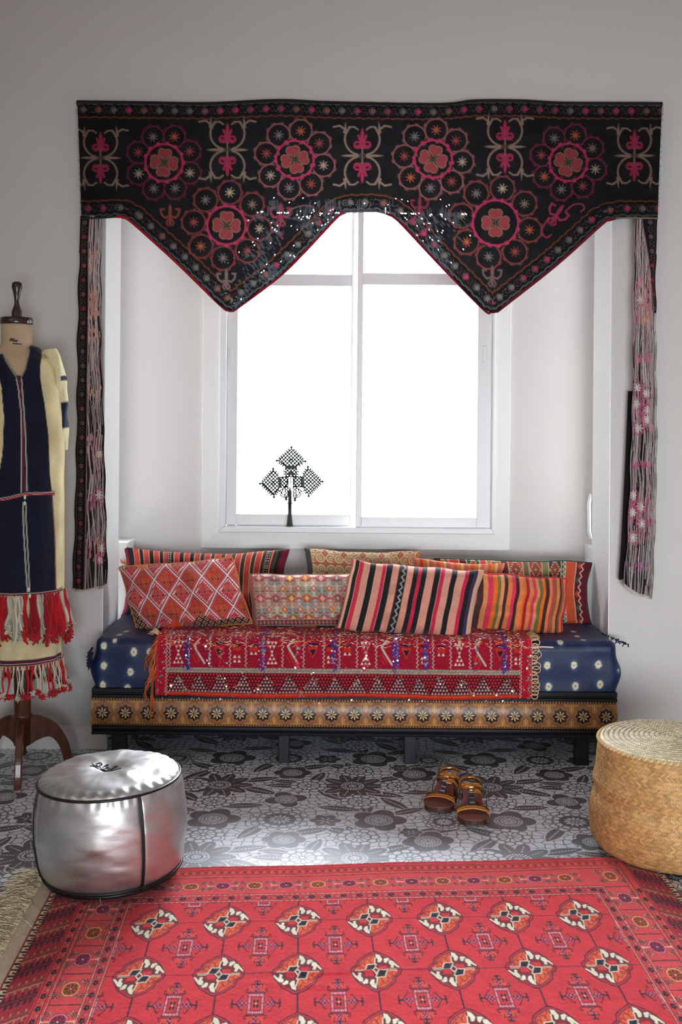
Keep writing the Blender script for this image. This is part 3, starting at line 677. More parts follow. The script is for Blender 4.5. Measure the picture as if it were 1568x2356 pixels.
# ------------------------------------------------------------------ mattress wrapped in indigo resist-dyed cloth
ZS = .475
def build_mattress():
    x0, x1 = P(206, 1530, YF)[0], P(1430, 1530, YF)[0]; zb_, zt_ = zz(1590), ZS
    y0, y1 = YF - .012, YK - .01
    nx, npf = 430, 0
    # ring profile, dense on the front and the top
    prof = []
    R = .035
    def arc(cx, cz, a0, a1, n): return [(cx + R * math.cos(a), cz + R * math.sin(a)) for a in np.linspace(a0, a1, n)]
    front = [(y0, zz_) for zz_ in np.linspace(zb_ + .004, zt_ - R, 56)]
    top = [(yy_, zt_) for yy_ in np.linspace(y0 + R, y1 - R, 80)]
    prof = front + arc(y0 + R, zt_ - R, PI, PI / 2, 14)[1:-1] + top + arc(y1 - R, zt_ - R, PI / 2, 0, 6)[1:] + [(y1, zb_), ((y0 + y1) / 2, zb_), (y0 + .01, zb_)]
    pr = np.array(prof); m = len(pr)
    xs = np.linspace(x0, x1, nx)
    Xg = np.tile(xs[None, :], (m, 1)); Yg = np.tile(pr[:, :1], (1, nx)); Zg = np.tile(pr[:, 1:], (1, nx))
    # round the two ends in plan and elevation
    e = np.minimum(Xg - x0, x1 - Xg); s = np.sqrt(np.clip(1 - (1 - np.clip(e / .05, 0, 1)) ** 2, 0, 1))
    cz = (zb_ + zt_) / 2
    top_drop = (1 - s) * .045
    Zg = np.where(Zg > cz, Zg - top_drop * (Zg - cz) / (zt_ - cz), Zg)
    Yg = np.where(Yg < y0 + .06, Yg + (1 - s) * .05, Yg)
    # cloth slack
    wob = (vnoise(Xg * 9, Zg * 14 + Yg * 9, 4) - .5)
    Yg = Yg - .010 * wob * (Zg < zt_ - .01); Zg = Zg + .006 * wob * (Zg > zt_ - .02)
    endb = np.exp(-e / .03)
    Xg = Xg + np.where(Xg > 0, 1, -1) * endb * (.012 * np.sin(Zg * 40) - .006)
    inside = sstep(YW - .05, YW - .01, Yg); Xg = Xg + (np.clip(Xg, XL + .006, XR - .006) - Xg) * inside
    col = np.empty(Xg.shape + (3,)); ind = L((9, 27, 70)); col[:] = ind
    col *= (.75 + .5 * vnoise(Xg * 6, (Yg + Zg) * 10, 8))[..., None]
    def spot(p, rx, rl, seed):
        d = np.sqrt(((Xg - p[0]) / rx) ** 2 + ((Yg - p[1]) / rl) ** 2 + ((Zg - p[2]) / rl) ** 2) + .25 * (vnoise(Xg * 220, (Zg - Yg) * 220, seed) - .5)
        halo = np.exp(-np.clip(d - 1, 0, 9) ** 2 / .35) * .25
        a = np.clip((1.02 - d) * 5, 0, 1); core = np.clip((.32 - d) * 6, 0, 1) * .9
        nonlocal col
        col = col * (1 - halo[..., None]) + L((60, 110, 150)) * halo[..., None]
        a = a * (1 - core); col = col * (1 - a[..., None]) + L((226, 214, 184)) * a[..., None]
    k = 0
    for (px, py) in ((238, 1486), (308, 1500), (238, 1532), (300, 1546), (236, 1577), (293, 1584), (1258, 1531), (1319, 1530), (1376, 1529), (1427, 1543), (1261, 1580), (1323, 1579), (1380, 1575), (1367, 1605), (345, 1500), (1200, 1535)):
        k += 1; spot(P(px, py, y0), .0125, .0165, k)
    for (px, py) in ((263, 1469), (316, 1475), (275, 1460), (290, 1453), (1243, 1484), (1300, 1485), (1314, 1494), (1371, 1492), (1356, 1484), (1341, 1473), (1327, 1464), (1318, 1453), (1288, 1476)):
        k += 1; spot(G(px, py, ZS), .011, .03 if py > 1480 else .018, k)
    o = grid('mattress_cover', np.stack([Xg, Yg, Zg], -1), col, M_indigo, None, False, True)
    # close the ends
    import bmesh
    b = bmesh.new(); b.from_mesh(o.data); bmesh.ops.holes_fill(b, edges=[e_ for e_ in b.edges if e_.is_boundary], sides=0); bmesh.ops.recalc_face_normals(b, faces=b.faces); b.to_mesh(o.data); b.free()
    tag(o, 'seat mattress wrapped in indigo cloth with pale tie-dyed rings, on the daybed', 'mattress')
    # knotted selvedge ends
    for (px, py, Y_, sgn) in ((204, 1508, YF, -1), (1410, 1466, YF + .12, 1)):
        pts, cols = [], []
        c = P(px, py, Y_)
        for i in range(46):
            if sgn < 0: s0 = c + np.array([.012, rng.uniform(-.02, .02), rng.uniform(-.03, .03)]); e0 = s0 + np.array([rng.uniform(-.02, -.004), rng.uniform(-.01, .01), rng.uniform(-.03, -.005)])
            else:
                t = rng.uniform(0, 1); s0 = P(1385 + 60 * t, 1458 + 26 * t, YF + .16 - .12 * t); e0 = s0 + np.array([rng.uniform(-.014, .008), rng.uniform(-.012, .006), rng.uniform(-.014, .004)])
            pts.append(np.array([s0, (s0 + e0) / 2 + [0, -.004, .004], e0])); cols.append((16, 26, 60))
        tubes('selvedge_fringe', pts, [.0022] * len(pts), M_yarn, o, cols, 4, 'stuff')
build_mattress()
# ------------------------------------------------------------------ red sequinned throw over the front of the seat
def build_throw():
    xa, xb = P(358, 1540, YF - .02)[0], P(1222, 1540, YF - .02)[0]
    R = .04; yf = YF - .0215; yb_ = YF + .26; zt_ = ZS + .008; zb_ = zz(1603)
    pr = [(yb_, zt_)] + [(y, zt_) for y in np.linspace(yb_, yf + R, 50)][1:] + [(yf + R - R * math.sin(a), zt_ - R + R * math.cos(a)) for a in np.linspace(0, PI / 2, 26)][1:] + [(yf, z_) for z_ in np.linspace(zt_ - R, zb_, 92)][1:]
    pr = np.array(pr); m = len(pr); s = np.concatenate([[0], np.cumsum(np.hypot(*np.diff(pr, axis=0).T))])
    nx = 700; xs = np.linspace(0, xb - xa, nx)
    # s measured from the lower hem upward, in px units of the photo (604 px per metre)
    S_ = (s[-1] - s) * 604; Xp, Sp = np.meshgrid(xs * 604, S_)
    cv = Cv(0, 1, 0, 1, 10, 10, (150, 26, 44), Xp, Sp); cv.px = 1.1
    x, v = Xp, Sp; Wp = xs[-1] * 604
    inb = np.maximum(np.abs(x - Wp / 2) - (Wp / 2 - 26), 0)
    def zone(a, b): return np.maximum(np.maximum(a - v, v - b), np.abs(x - Wp / 2) - (Wp / 2 - 26))
    cv.fill(np.maximum(v - 8, -9 - v * 0), (176, 44, 34)); cv.fill(np.maximum(3.5 - v, v - 8), (206, 66, 36))
    # lower triangle frieze 10..52
    cv.fill(zone(10, 53), (84, 16, 42))
    per = 50.0; tx = np.mod(x - 30 + 6 * np.sin(x / 90), per); h = 42.0; peak = (np.abs(tx - per / 2)) * (h / (per / 2))
    cell = 7.4; row = np.floor((v - 10.5) / 7.2); fx = np.mod(x + row * cell / 2, cell) - cell / 2; fy = np.mod(v - 10.5, 7.2)
    tri = np.abs(fx) - (5.6 - fy) * .55; tri = np.maximum(tri, fy - 5.6); itri = np.maximum(np.abs(fx) - fy * .5, fy - 5.4)
    up = (v - 10) < (h - peak) - 2
    cv.fill(np.where(up, np.maximum(tri + .5, zone(10, 52)), 9), (196, 174, 158))
    cv.fill(np.where(~up, np.maximum(itri, zone(10, 52)), 9), (208, 58, 42))
    cv.fill(np.maximum(np.abs((v - 10) - (h - peak)) - 1.4, zone(10, 52)), (30, 18, 40))
    # pale dashed bar 54..66
    cv.fill(zone(54, 66), (90, 60, 60)); dd = np.where(np.mod(x + np.abs(v - 60) * .8, 3.2) < 1.9, -1, 1)
    cv.fill(np.maximum(zone(54.5, 65.5), dd), (196, 182, 160)); cv.fill(zone(59.4, 60.6), (110, 90, 84))
    # figured band 68..132
    cv.fill(zone(67, 200), (156, 24, 48))
    i = 0; xk = 30.0
    while xk < Wp - 30:
        kind = (i * 7) % 5; w_ = (44, 36, 48, 40, 46)[kind]; cxk = xk + w_ / 2
        zx = lambda yy, x0=xk: x0 + 2.2 * np.where(np.mod(yy, 9) < 4.5, np.mod(yy, 9), 9 - np.mod(yy, 9)) / 2.2
        cv.fill(np.maximum(np.abs(x - zx(v)) - .9, zone(68, 190)), (206, 196, 186))
        for vb in (72, 136):
            def tg(u, q, n=3):
                for r_ in range(n):
                    for c_ in range(-r_, r_ + 1, 2): yield np.maximum(np.abs(u - c_ * 4) - (q - (n - 1 - r_) * 8 + 1) * .55, (q - (n - 1 - r_) * 8) - 6), (228, 206, 190)
            if kind in (0,):
                cv.put(cxk, vb + 3, 30, lambda u, q: [(np.maximum(np.abs(u - c_ * 4.2) - (7 - np.mod(q, 9)) * .5, np.abs(q - r_ * 9 - 3.5) - 3.4), (230, 208, 190)) for r_ in range(3) for c_ in range(-(2 - r_), 3 - r_, 2)])
                cv.put(cxk, vb + 27, 30, lambda u, q: [(np.maximum(np.abs(u - c_ * 4.2) - np.mod(q, 9) * .5, np.abs(q - r_ * 9 - 3.5) - 3.4), (230, 208, 190)) for r_ in range(3) for c_ in range(-r_, r_ + 1, 2)])
            elif kind in (1, 3):
                for (ox, oy) in ((-5, 4), (5, 4), (-5, 14), (5, 14)):
                    cv.put(cxk + ox, vb + 6 + oy + (18 if kind == 3 else 0), 6, lambda u, q: [(box(u, q, 0, 0, 4.4, 4.6), (160, 36, 40)), (np.maximum(np.abs(u) - (3.6 - q) * .5, np.abs(q) - 3.4), (232, 212, 196))])
                cv.put(cxk, vb + 36, 14, lambda u, q: [(box(u, q, 0, 0, 9, 3), (190, 50, 40)), (box(u, q, 0, 8, 9, 2), (30, 26, 60))])
            elif kind == 2:
                cv.put(cxk, vb + 28, 40, lambda u, q: [(pline(u, q, [(14, -24), (-10, 14), (2, 30)], 2.1), (204, 190, 178)), (pline(u, q, [(-4, -24), (-14, -4)], 1.2), (190, 50, 40)), (pline(u, q, [(2, -20), (-8, 0)], 1.2), (200, 60, 40))])
            else:
                cv.put(cxk, vb + 20, 40, lambda u, q: [(poly(u, q, [(-12, 20), (12, 20), (0, -4)]), (190, 60, 40)), (poly(u, q, [(-7, 16), (7, 16), (0, 2)]), (40, 26, 54)), (box(u, q, 0, 27, 12, 3), (28, 26, 64))])
        xk += w_; i += 1
    # side borders
    cv.fill(np.where((x < 26) | (x > Wp - 26), -9, 9), (176, 26, 46)); cv.fill(np.where((x < 8) | (x > Wp - 8), -9, 9), (196, 36, 54))
    for x0_ in (25, Wp - 25): cv.fill(np.abs(x - x0_ - 1.5 * np.where(np.mod(v, 8) < 4, -1, 1)) - .8, (206, 196, 186))
    img = cv.img * (.85 + .3 * vnoise(x * .25, v * .25, 3))[..., None]
    Xg = xa + np.tile(xs, (m, 1)); Yg = np.tile(pr[:, :1], (1, nx)); Zg = np.tile(pr[:, 1:], (1, nx))
    fr_ = Zg < zt_ - R
    n1 = vnoise(Xg * 14, Zg * 10 + Yg * 10, 12) - .5
    Yg = Yg - np.where(fr_, .007 * (n1 + .5), 0) - .0025 * vnoise(Xg * 160, Zg * 220, 4) * fr_; Zg = Zg + np.where(~fr_, .004 * (n1 + .5) + .003 * vnoise(Xg * 120, Yg * 120, 5), 0)
    hem = np.clip((zb_ + .05 - Zg) / .05, 0, 1); Zg = Zg + hem * (.004 * np.sin(Xg * 9 + 1) + .006 * (Xg < .1) * -0)
    Yg = Yg - (.001 + .002 * hem)
    th = empty('throw', (0, YF, ZS), 'red Berber-style sequinned wool throw with orange tassels spread over the blue seat', 'throw')
    grid('cloth', np.stack([Xg, Yg, Zg], -1), img, M_cloth, th, flip=True)
    # underside so that the edge has thickness
    # shaggy loops along the top edge
    def onp(xp_, vp):      # px units -> surface point
        sm = s[-1] - vp / 604; return np.array([xa + xp_ / 604, np.interp(sm, s, pr[:, 0]), np.interp(sm, s, pr[:, 1])]), sm
    def nrm(vp):
        a = np.clip((vp - 105) / 60, 0, 1) * PI / 2; return np.array([0, -math.cos(a), math.sin(a)])
    paths, cols, rad = [], [], []
    pal = [(238, 120, 40), (244, 164, 60), (250, 226, 200), (232, 70, 60), (240, 120, 130), (214, 40, 60), (250, 190, 120), (245, 235, 225)]
    for k in range(2300):
        vp = rng.choice([rng.uniform(116, 150), rng.uniform(130, 175), rng.uniform(165, 260)]); xp_ = rng.uniform(8, Wp - 8)
        p, _ = onp(xp_, vp); n = nrm(vp); ln = rng.uniform(.007, .024); a = rng.normal(0, .7)
        drop = 1 if vp < 160 else .3
        d_ = np.array([math.cos(a) * rng.choice([-1, 1]), -.15, -.25 * drop]) * ln; hgt = rng.uniform(.002, .006)
        paths.append(np.array([p, p + d_ * .35 + n * hgt, p + d_ * .7 + n * hgt * .8, p + d_ + n * .003])); rad.append(rng.uniform(.001, .0016)); cols.append(pal[rng.integers(len(pal))])
    for xc, c in ((72, (40, 36, 120)), (245, (70, 40, 130)), (410, (60, 36, 120)), (548, (72, 40, 140)), (618, (66, 36, 130)), (798, (60, 34, 130)), (150, (210, 30, 60)), (325, (214, 30, 60)), (480, (200, 30, 60)), (735, (220, 34, 60))):
        for k in range(190 if c[2] > 100 else 60):
            vp = 205 - rng.uniform(0, 1) ** 1.4 * 140; p, _ = onp(xc + rng.normal(0, 3.6), vp); n = nrm(vp); 
            q = p + n * rng.uniform(.003, .01) + np.array([rng.normal(0, .004), 0, -rng.uniform(.004, .016)])
            paths.append(np.array([p, (p + q) / 2 + n * .004, q])); rad.append(.0019); cols.append(tuple(min(255, q_ * 1.25) for q_ in c))
    tubes('loop_pile', paths, rad, M_yarn, th, cols, 4, 'stuff')
    # orange loops with sequins on the frieze, hem drops
    paths, cols, rad, seqs = [], [], [], []
    for k in range(120):
        xp_ = rng.uniform(20, Wp - 10); pk = 10 + h - abs(((xp_ - 30 + 6 * math.sin(xp_ / 90)) % per) - per / 2) * (h / (per / 2)); vp = np.clip(pk + rng.normal(0, 3), 4, 52)
        p, _ = onp(xp_, vp); n = nrm(vp) ; q = p + np.array([rng.uniform(-.012, .012), -.006, -rng.uniform(.006, .016)])
        paths.append(np.array([p + n * .001, (p + q) / 2 + n * .006, q])); rad.append(.0014); cols.append((226, 130, 50)); seqs.append(q)
    for k in range(46):
        xp_ = 12 + k * (Wp - 20) / 46 + rng.uniform(-6, 6); p, _ = onp(xp_, 1); q = p + np.array([rng.uniform(-.006, .006), -.004, -rng.uniform(.008, .024)])
        paths.append(np.array([p, (p + q) / 2, q])); rad.append(.001); cols.append((130, 20, 44)); seqs.append(q)
    for xc in (72, 120, 150, 245, 325, 410, 480, 548, 618, 735, 798):
        for k in range(22): p, _ = onp(xc + rng.normal(0, 5), rng.uniform(58, 150)); seqs.append(p + np.array([0, -.010, 0]))
    for k in range(60): p, _ = onp(rng.uniform(2, 22) if k % 3 == 0 else Wp - rng.uniform(0, 12), rng.uniform(2, 120)); seqs.append(p + np.array([0, -.008, 0]))
    for k in range(40): p, _ = onp(rng.uniform(10, Wp), rng.uniform(54, 70)); seqs.append(p + np.array([0, -.007, 0]))
    tubes('sequin_loop', paths, rad, M_yarn, th, cols, 4, 'stuff')
    mb = MB()
    for q in seqs:
        r = rng.uniform(.0026, .0042); t1, t2 = rng.normal(0, .5, 2); a = np.array([1, .3 * t1, 0]); b = np.array([0, .35 * t2 - .2, 1])
        V = [q + r * (math.cos(t) * a + math.sin(t) * b) + np.array([0, -.0012, 0]) for t in np.arange(8) * PI / 4]; mb.add(V + [v + np.array([0, .0006, 0]) for v in V], [tuple(range(8)), tuple(range(15, 7, -1))] + [(i, (i + 1) % 8, (i + 1) % 8 + 8, i + 8) for i in range(8)])
    o = mb.build('sequin', M_sequin, th); o['kind'] = 'stuff'
    # long rust tassel strands on the left, looped cream cords on the right
    for k in range(34):
        v0 = rng.uniform(40, 178); p, _ = onp(0, min(v0, 165)); p = p + np.array([.004, -.004, 0])
        low = rng.uniform(.05, .12) if k % 4 else rng.uniform(.12, .16); zend = max(p[2] - low, zz(1672))
        off = -rng.uniform(.004, .042)
        if k in (3, 9, 15): p = onp(0, 60)[0]; zend = zz(rng.uniform(1640, 1676)); off = -.01 + rng.uniform(-.012, .006)
        pts = [np.array([p[0] + off * min(1, t * 1.6) + .003 * math.sin(t * 7 + k), p[1] - .012 - .01 * math.sin(t * PI), p[2] + (zend - p[2]) * t]) for t in np.linspace(0, 1, 9)]
        c = rng.uniform(.75, 1.15)
        o = tubes('tassel_strand', [np.array(pts)], [rng.uniform(.0018, .0028)], M_yarn, th, [(min(255, 196 * c), 98 * c, 52 * c)], 5)
    for k in range(22):
        v0 = np.linspace(6, 190, 22)[k]; p, _ = onp(Wp, v0); rr = rng.uniform(.008, .017); n = nrm(v0)
        pts = [p + np.array([rr * (1 - math.cos(t)) * 1.1, 0, rr * math.sin(t) * .9]) * (1 if v0 < 120 else 1) + n * .004 + (np.array([0, rr * math.sin(t), -rr * math.sin(t) * .8]) if v0 > 130 else 0) for t in np.linspace(.1, 2 * PI - .1, 14)]
        tubes('loop_cord', [np.array(pts)], [.0021], M_yarn, th, [(232, 188, 140)], 5)
    p, _ = onp(Wp, 118); tubes('tassel_cord', [np.array([p + [0, -.006, .002], p + [.04, -.012, .004], p + [.08, -.014, .003]])], [.003], M_yarn, th, [(236, 214, 190)], 6)
    for k in range(10):
        p, _ = onp(0, 150 + k * 3); q = p + np.array([-rng.uniform(.01, .04), -.003, rng.uniform(0, .012)]); tubes('loop_cord', [np.array([p, (p + q) / 2 + [0, 0, .01], q, (p + q) / 2 + [0, -.01, .002]])], [.0022], M_yarn, th, [(238, 196, 150)], 5)
build_throw()

# ------------------------------------------------------------------ cushions
def pillow(label, cx, cy, w, h, Y, paint, thick=.12, roll=0, lean=.22, ny=96, nx=170, pinch=.07, name='cushion', back=(60, 20, 24), lump=1.0, seed=1, skew=0.0, tassels=None, top_sag=0.0):
    """paint(cv) works in photo px about the cushion centre, v down"""
    s = F / Y; W_, H_ = w / s, h / s
    gu = np.sin(np.linspace(-PI / 2, PI / 2, nx) * .96) / math.sin(PI / 2 * .96) * .35 + np.linspace(-1, 1, nx) * .65
    gv = np.sin(np.linspace(-PI / 2, PI / 2, ny) * .96) / math.sin(PI / 2 * .96) * .35 + np.linspace(-1, 1, ny) * .65
    U, Vv = np.meshgrid(gu, gv)
    def surf(U, Vv, sgn):
        bu, bv = 1 - np.abs(U) ** 2.6, 1 - np.abs(Vv) ** 2.6
        th_ = thick / 2 * np.clip(bu, 0, 1) ** .55 * np.clip(bv, 0, 1) ** .55
        x = W_ / 2 * U * (1 - pinch * (1 - Vv ** 2)); y = H_ / 2 * Vv * (1 - pinch * 1.2 * (1 - U ** 2))
        nz = vnoise(U * 3 + seed * 7, Vv * 2.4 + seed, seed) - .5
        n2 = vnoise(U * 9 + seed, Vv * 3 + seed, seed + 5) - .5
        th_ = th_ * (1 + .5 * lump * nz) + .006 * lump * n2 * np.clip(bu * bv, 0, 1)
        x = x + .010 * lump * (vnoise(Vv * 2.5 + seed, U * 0 + .5, seed) - .5) * np.abs(U) ** 3
        y = y + .014 * lump * (vnoise(U * 3 + seed, Vv * 0 + .5, seed + 2) - .5) * np.abs(Vv) ** 3 - top_sag * (1 - U ** 2) * (Vv < 0) * Vv * Vv * -1
        return x + skew * y, -sgn * th_, -y
    x, yd, z_ = surf(U, Vv, 1)
    cv = Cv(-w / 2, w / 2, -h / 2, h / 2, nx, ny, (200, 60, 60), U * w / 2, Vv * h / 2); cv.px = max(w / nx, h / ny)
    paint(cv)
    img = cv.img * (.92 + .16 * vnoise(U * 40, Vv * 30, seed))[..., None]
    root = empty(name, (0, 0, 0), label, 'cushion')
    Bu, Bv = np.meshgrid(np.linspace(-1, 1, 48), np.linspace(-1, 1, 30)); bx, by_, bz = surf(Bu, Bv, -1)
    # front and back sewn in one seam: the back re-uses the front's rim
    f = grid('front', np.stack([x, yd, z_], -1), img, M_cloth, root, flip=False)
    bc = np.empty(Bu.shape + (3,)); bc[:] = L(back); grid('back', np.stack([bx, by_, bz], -1), bc, M_cloth, root, flip=True)
    n = 140; rim = []
    for k in range(n):
        t = k / n * 4; q, r = int(t), t - int(t); a = -1 + 2 * r
        rim.append(((a, -1), (1, a), (-a, 1), (-1, -a))[q])
    rim = np.array(rim); rx, ry, rz = surf(rim[:, 0], rim[:, 1], 1)
    if tassels: tubes('seam_cord', [np.stack([rx, ry * 0, rz], -1)], [tassels[0]], M_yarn, root, [tassels[1]], 6, None, True)
    c = P(cx, cy, Y)
    root.location = c; root.rotation_euler = (-lean, -0.0, 0)
    root.rotation_mode = 'QUATERNION'
    root.rotation_quaternion = (Matrix.Rotation(-lean, 3, 'X') @ Matrix.Rotation(roll, 3, 'Y')).to_quaternion()
    return root, surf, (W_, H_)
def stripes(cv, seq, x0, mod=True, wob=0.0):
    tot = sum(s_[0] for s_ in seq); x = cv.X - x0 + wob * np.sin(cv.Y * .05)
    xx = np.mod(x, tot) if mod else x; a = 0
    for wd, c in seq:
        cv.fill(np.maximum(a - xx, xx - a - wd), c); a += wd
BK, RD, CR = (40, 36, 34), (196, 70, 66), (222, 196, 160)
def p_back(cv):
    stripes(cv, [(9, (66, 56, 44)), (1.3, CR), (12.5, RD), (1.3, CR)], -190 + 10)
    m = cv.X < -20; cv.fill(np.where(m & (np.mod(cv.X + 180, 24.1) < 9), -9, 9), (36, 32, 34))
    cv.fill(-(cv.X - 166), BK); cv.fill(-(cv.X - 177), (110, 26, 44)); cv.fill(cv.X + 178, (36, 30, 34)); cv.fill(cv.X + 184, (110, 26, 44))
    for x0 in (-84, 148): cv.fill(np.maximum(np.abs(cv.X - x0) - 5, 0 * cv.X - 1), (34, 30, 34)); cv.fill(np.maximum(np.abs(np.abs(cv.X - x0) - 2.4) - 1.0, np.where(np.mod(cv.Y, 6) < 3, -1, 1)), (220, 200, 190))
def p_diamond(cv):
    cv.img[:] = L((188, 34, 48)); X, Y = cv.X, cv.Y
    a, b = 54.0, 72.0                      # lattice of nested diamonds
    Xs, Ys = X + .10 * Y, Y
    for (ph, big) in ((0, 1), (1, 0)):
        qx = np.mod(Xs + a / 2 * 1 + ph * a / 2, a) - a / 2; qy = np.mod(Ys + b / 2 + ph * b / 2, b) - b / 2
        d = np.abs(qx) / (a / 2) + np.abs(qy) / (b / 2); ins = d < 1
        for (r0, w_, c) in ((.98, .05, (236, 214, 210)), (.88, .03, (60, 20, 30)), (.8, .035, (224, 120, 120))):
            cv.fill(np.where(ins, (np.abs(d - r0) - w_) * 18, 9), c)
        if ph == 0:
            tk = np.where(np.mod(qx + qy, 7) < 3, -1, 1); cv.fill(np.where(ins, np.maximum((np.abs(d - .72) - .07) * 18, tk), 9), (240, 226, 222))
        cell = 12.0; u = np.mod(qx + qy * .75 + cell / 2, cell) - cell / 2; v = np.mod(qx - qy * .75 + cell / 2, cell) - cell / 2
        iu = np.floor((qx + qy * .75 + cell / 2) / cell); iv = np.floor((qx - qy * .75 + cell / 2) / cell)
        core = np.maximum(np.abs(u), np.abs(v)); inn = (d - .66) * 18
        cv.fill(np.maximum(inn, core - 5), (170, 30, 44)); cv.fill(np.maximum(inn, np.abs(core - 4.2) - .35), (206, 160, 96) if ph else (226, 160, 150))
        h_ = np.mod(iu * 3 + iv * 5 + ph, 4)
        for kk, c in ((0, (24, 70, 58)), (1, (184, 120, 50)), (2, (206, 50, 60)), (3, (196, 60, 66) if ph == 0 else (150, 120, 60))): cv.fill(np.where(h_ == kk, np.maximum(inn, core - 2.1), 9), c)
    e = poly(X, Y, [(-140, 76), (-96, 76), (-126, 20), (-140, -10)]); e2 = np.minimum(e, poly(X, Y, [(-10, 80), (30, 46), (52, 66), (120, 60), (140, 80)]))
    cv.fill(e2, (44, 28, 30)); q = np.maximum(np.abs(np.mod(X + Y, 15) - 7.5), np.abs(np.mod(X - Y, 15) - 7.5)); cv.fill(np.maximum(e2, q - 5), (206, 180, 140)); cv.fill(np.maximum(e2, q - 3.6), (180, 60, 50)); cv.fill(np.maximum(e2, q - 2), (40, 50, 44))
    cv.fill(poly(X, Y, [(-58, 80), (-36, 48), (-16, 80)]), (214, 84, 44)); cv.fill(poly(X, Y, [(-100, -80), (-60, -80), (-72, -62)]), (226, 110, 50))
    cv.fill(X + 131, (210, 90, 50))
def p_hex(cv):
    cv.img[:] = L((222, 204, 176)); X, Y = cv.X, cv.Y
    pw, ph = 36.0, 50.0
    hv = vnoise(np.floor(X / pw + .5), np.floor((Y + 12.5) / 25) + 7, 3)
    for lo, hi, c in ((0, .3, (214, 178, 160)), (.3, .55, (176, 176, 168)), (.55, .8, (220, 200, 166)), (.8, 1.1, (196, 192, 160))): cv.fill(np.where((hv >= lo) & (hv < hi), -9, 9), c)
    for s_ in (-1, 1):                       # curled hooks, outlined in relief brown
        ux = np.mod(X + 18 + s_ * 8, pw) - 18; uy = np.mod(Y + 12.5, 25) - 12.5
        for r_ in (2.2, 5.4): cv.fill(np.abs(np.hypot(ux, (np.abs(uy) - 6) * 1.1) - r_) - .7, (104, 80, 66))
    uy = np.mod(Y + 12.5, 25) - 12.5
    cv.fill(np.where(np.abs(np.mod(X, pw) - 18) < 20, np.abs(np.abs(uy) - .0) - .7, 9), (120, 100, 84))
    zig = lambda amp, per, off: np.abs(np.mod(X + off, per) / per * 2 - 1) * amp
    for yo in (-62.5 + 6, -12.5 + 4, 37.5):
        w0 = zig(9, pw / 2 * 1, 0) - 4.5
        for s_ in (-1, 1): cv.fill(np.abs(Y - yo - s_ * (zig(11, pw, 0) - 2)) - 1.2, (188, 50, 62))
        for k in range(-4, 5):
            cv.put(k * pw, yo, 14, lambda u, v, k=k: [(dia(u, v, 0, 0, 9, 11), (188, 50, 62)), (dia(u, v, 0, 0, 6.6, 8.6), ((226, 160, 60), (222, 166, 158), (110, 118, 116), (226, 190, 80))[k % 4]), (dia(u, v, 0, 0, 2.6, 3.4), (214, 196, 170))])
            cv.put(k * pw + pw / 2, yo + 25, 14, lambda u, v, k=k: [(dia(u, v, 0, 0, 7, 8.6), (188, 50, 62)), (dia(u, v, 0, 0, 4.8, 6.2), ((214, 170, 150), (220, 160, 60), (222, 166, 158))[k % 3]), (dia(u, v, 0, 0, 2, 2.6), (214, 196, 170))])
    cv.fill(39 - Y, (92, 66, 66)); cv.fill(np.abs(Y - 39.5) - .8, (190, 160, 150)); cv.fill(np.maximum(np.abs(np.mod(X, 9) - 4.5) / 3.6 + np.abs(Y - 46) / 5 - 1, 0 * X - 9) * 3, (196, 112, 104)); cv.fill(np.abs(Y - 52.5) - .6, (190, 160, 150))
    cv.fill(53.5 - Y, (44, 38, 44)); cv.fill(np.maximum(53.5 - Y, np.abs(X + 10) - 24), (150, 90, 50))
    cv.fill(X + 122, (160, 100, 80))
def p_scroll(cv):
    cv.img[:] = L((168, 96, 72)); X, Y = cv.X, cv.Y
    for i in range(-3, 4):
        for j in (-1, 0, 1):
            for s_ in (-1, 1):
                cx, cy = i * 44 + s_ * 12, j * 52 - 42 + 26
                for (r_, w_) in ((9, 2.1), (3.4, 1.6)): cv.put(cx, cy + 12, 16, lambda u, v, r_=r_, w_=w_: [(ring(u, v, 0, 0, r_, w_ + 1), (110, 66, 50)), (ring(u, v, 0, 0, r_, w_), (206, 178, 136))])
                for (r_, w_) in ((9, 2.1), (3.4, 1.6)): cv.put(cx, cy - 14, 16, lambda u, v, r_=r_, w_=w_: [(ring(u, v, 0, 0, r_, w_ + 1), (110, 66, 50)), (ring(u, v, 0, 0, r_, w_), (206, 178, 136))])
            cv.put(i * 44, j * 52 - 42 + 26, 22, lambda u, v: [(np.abs(dia(u, v, 0, 0, 10, 13)) - 2.6, (110, 66, 50)), (np.abs(dia(u, v, 0, 0, 10, 13)) - 1.7, (210, 184, 142)), (dia(u, v, 0, 0, 5, 7), (190, 100, 80))])
            cv.put(i * 44 + 22, j * 52 - 42 + 26, 22, lambda u, v: [(box(u, v, 0, -2.4, 14, 1.3), (210, 184, 142)), (box(u, v, 0, 2.4, 14, 1.3), (210, 184, 142)), (poly(u, v, [(-8, 20), (8, 20), (0, 8)]), (232, 92, 66))])
    cv.fill(X + 122, (70, 60, 60))
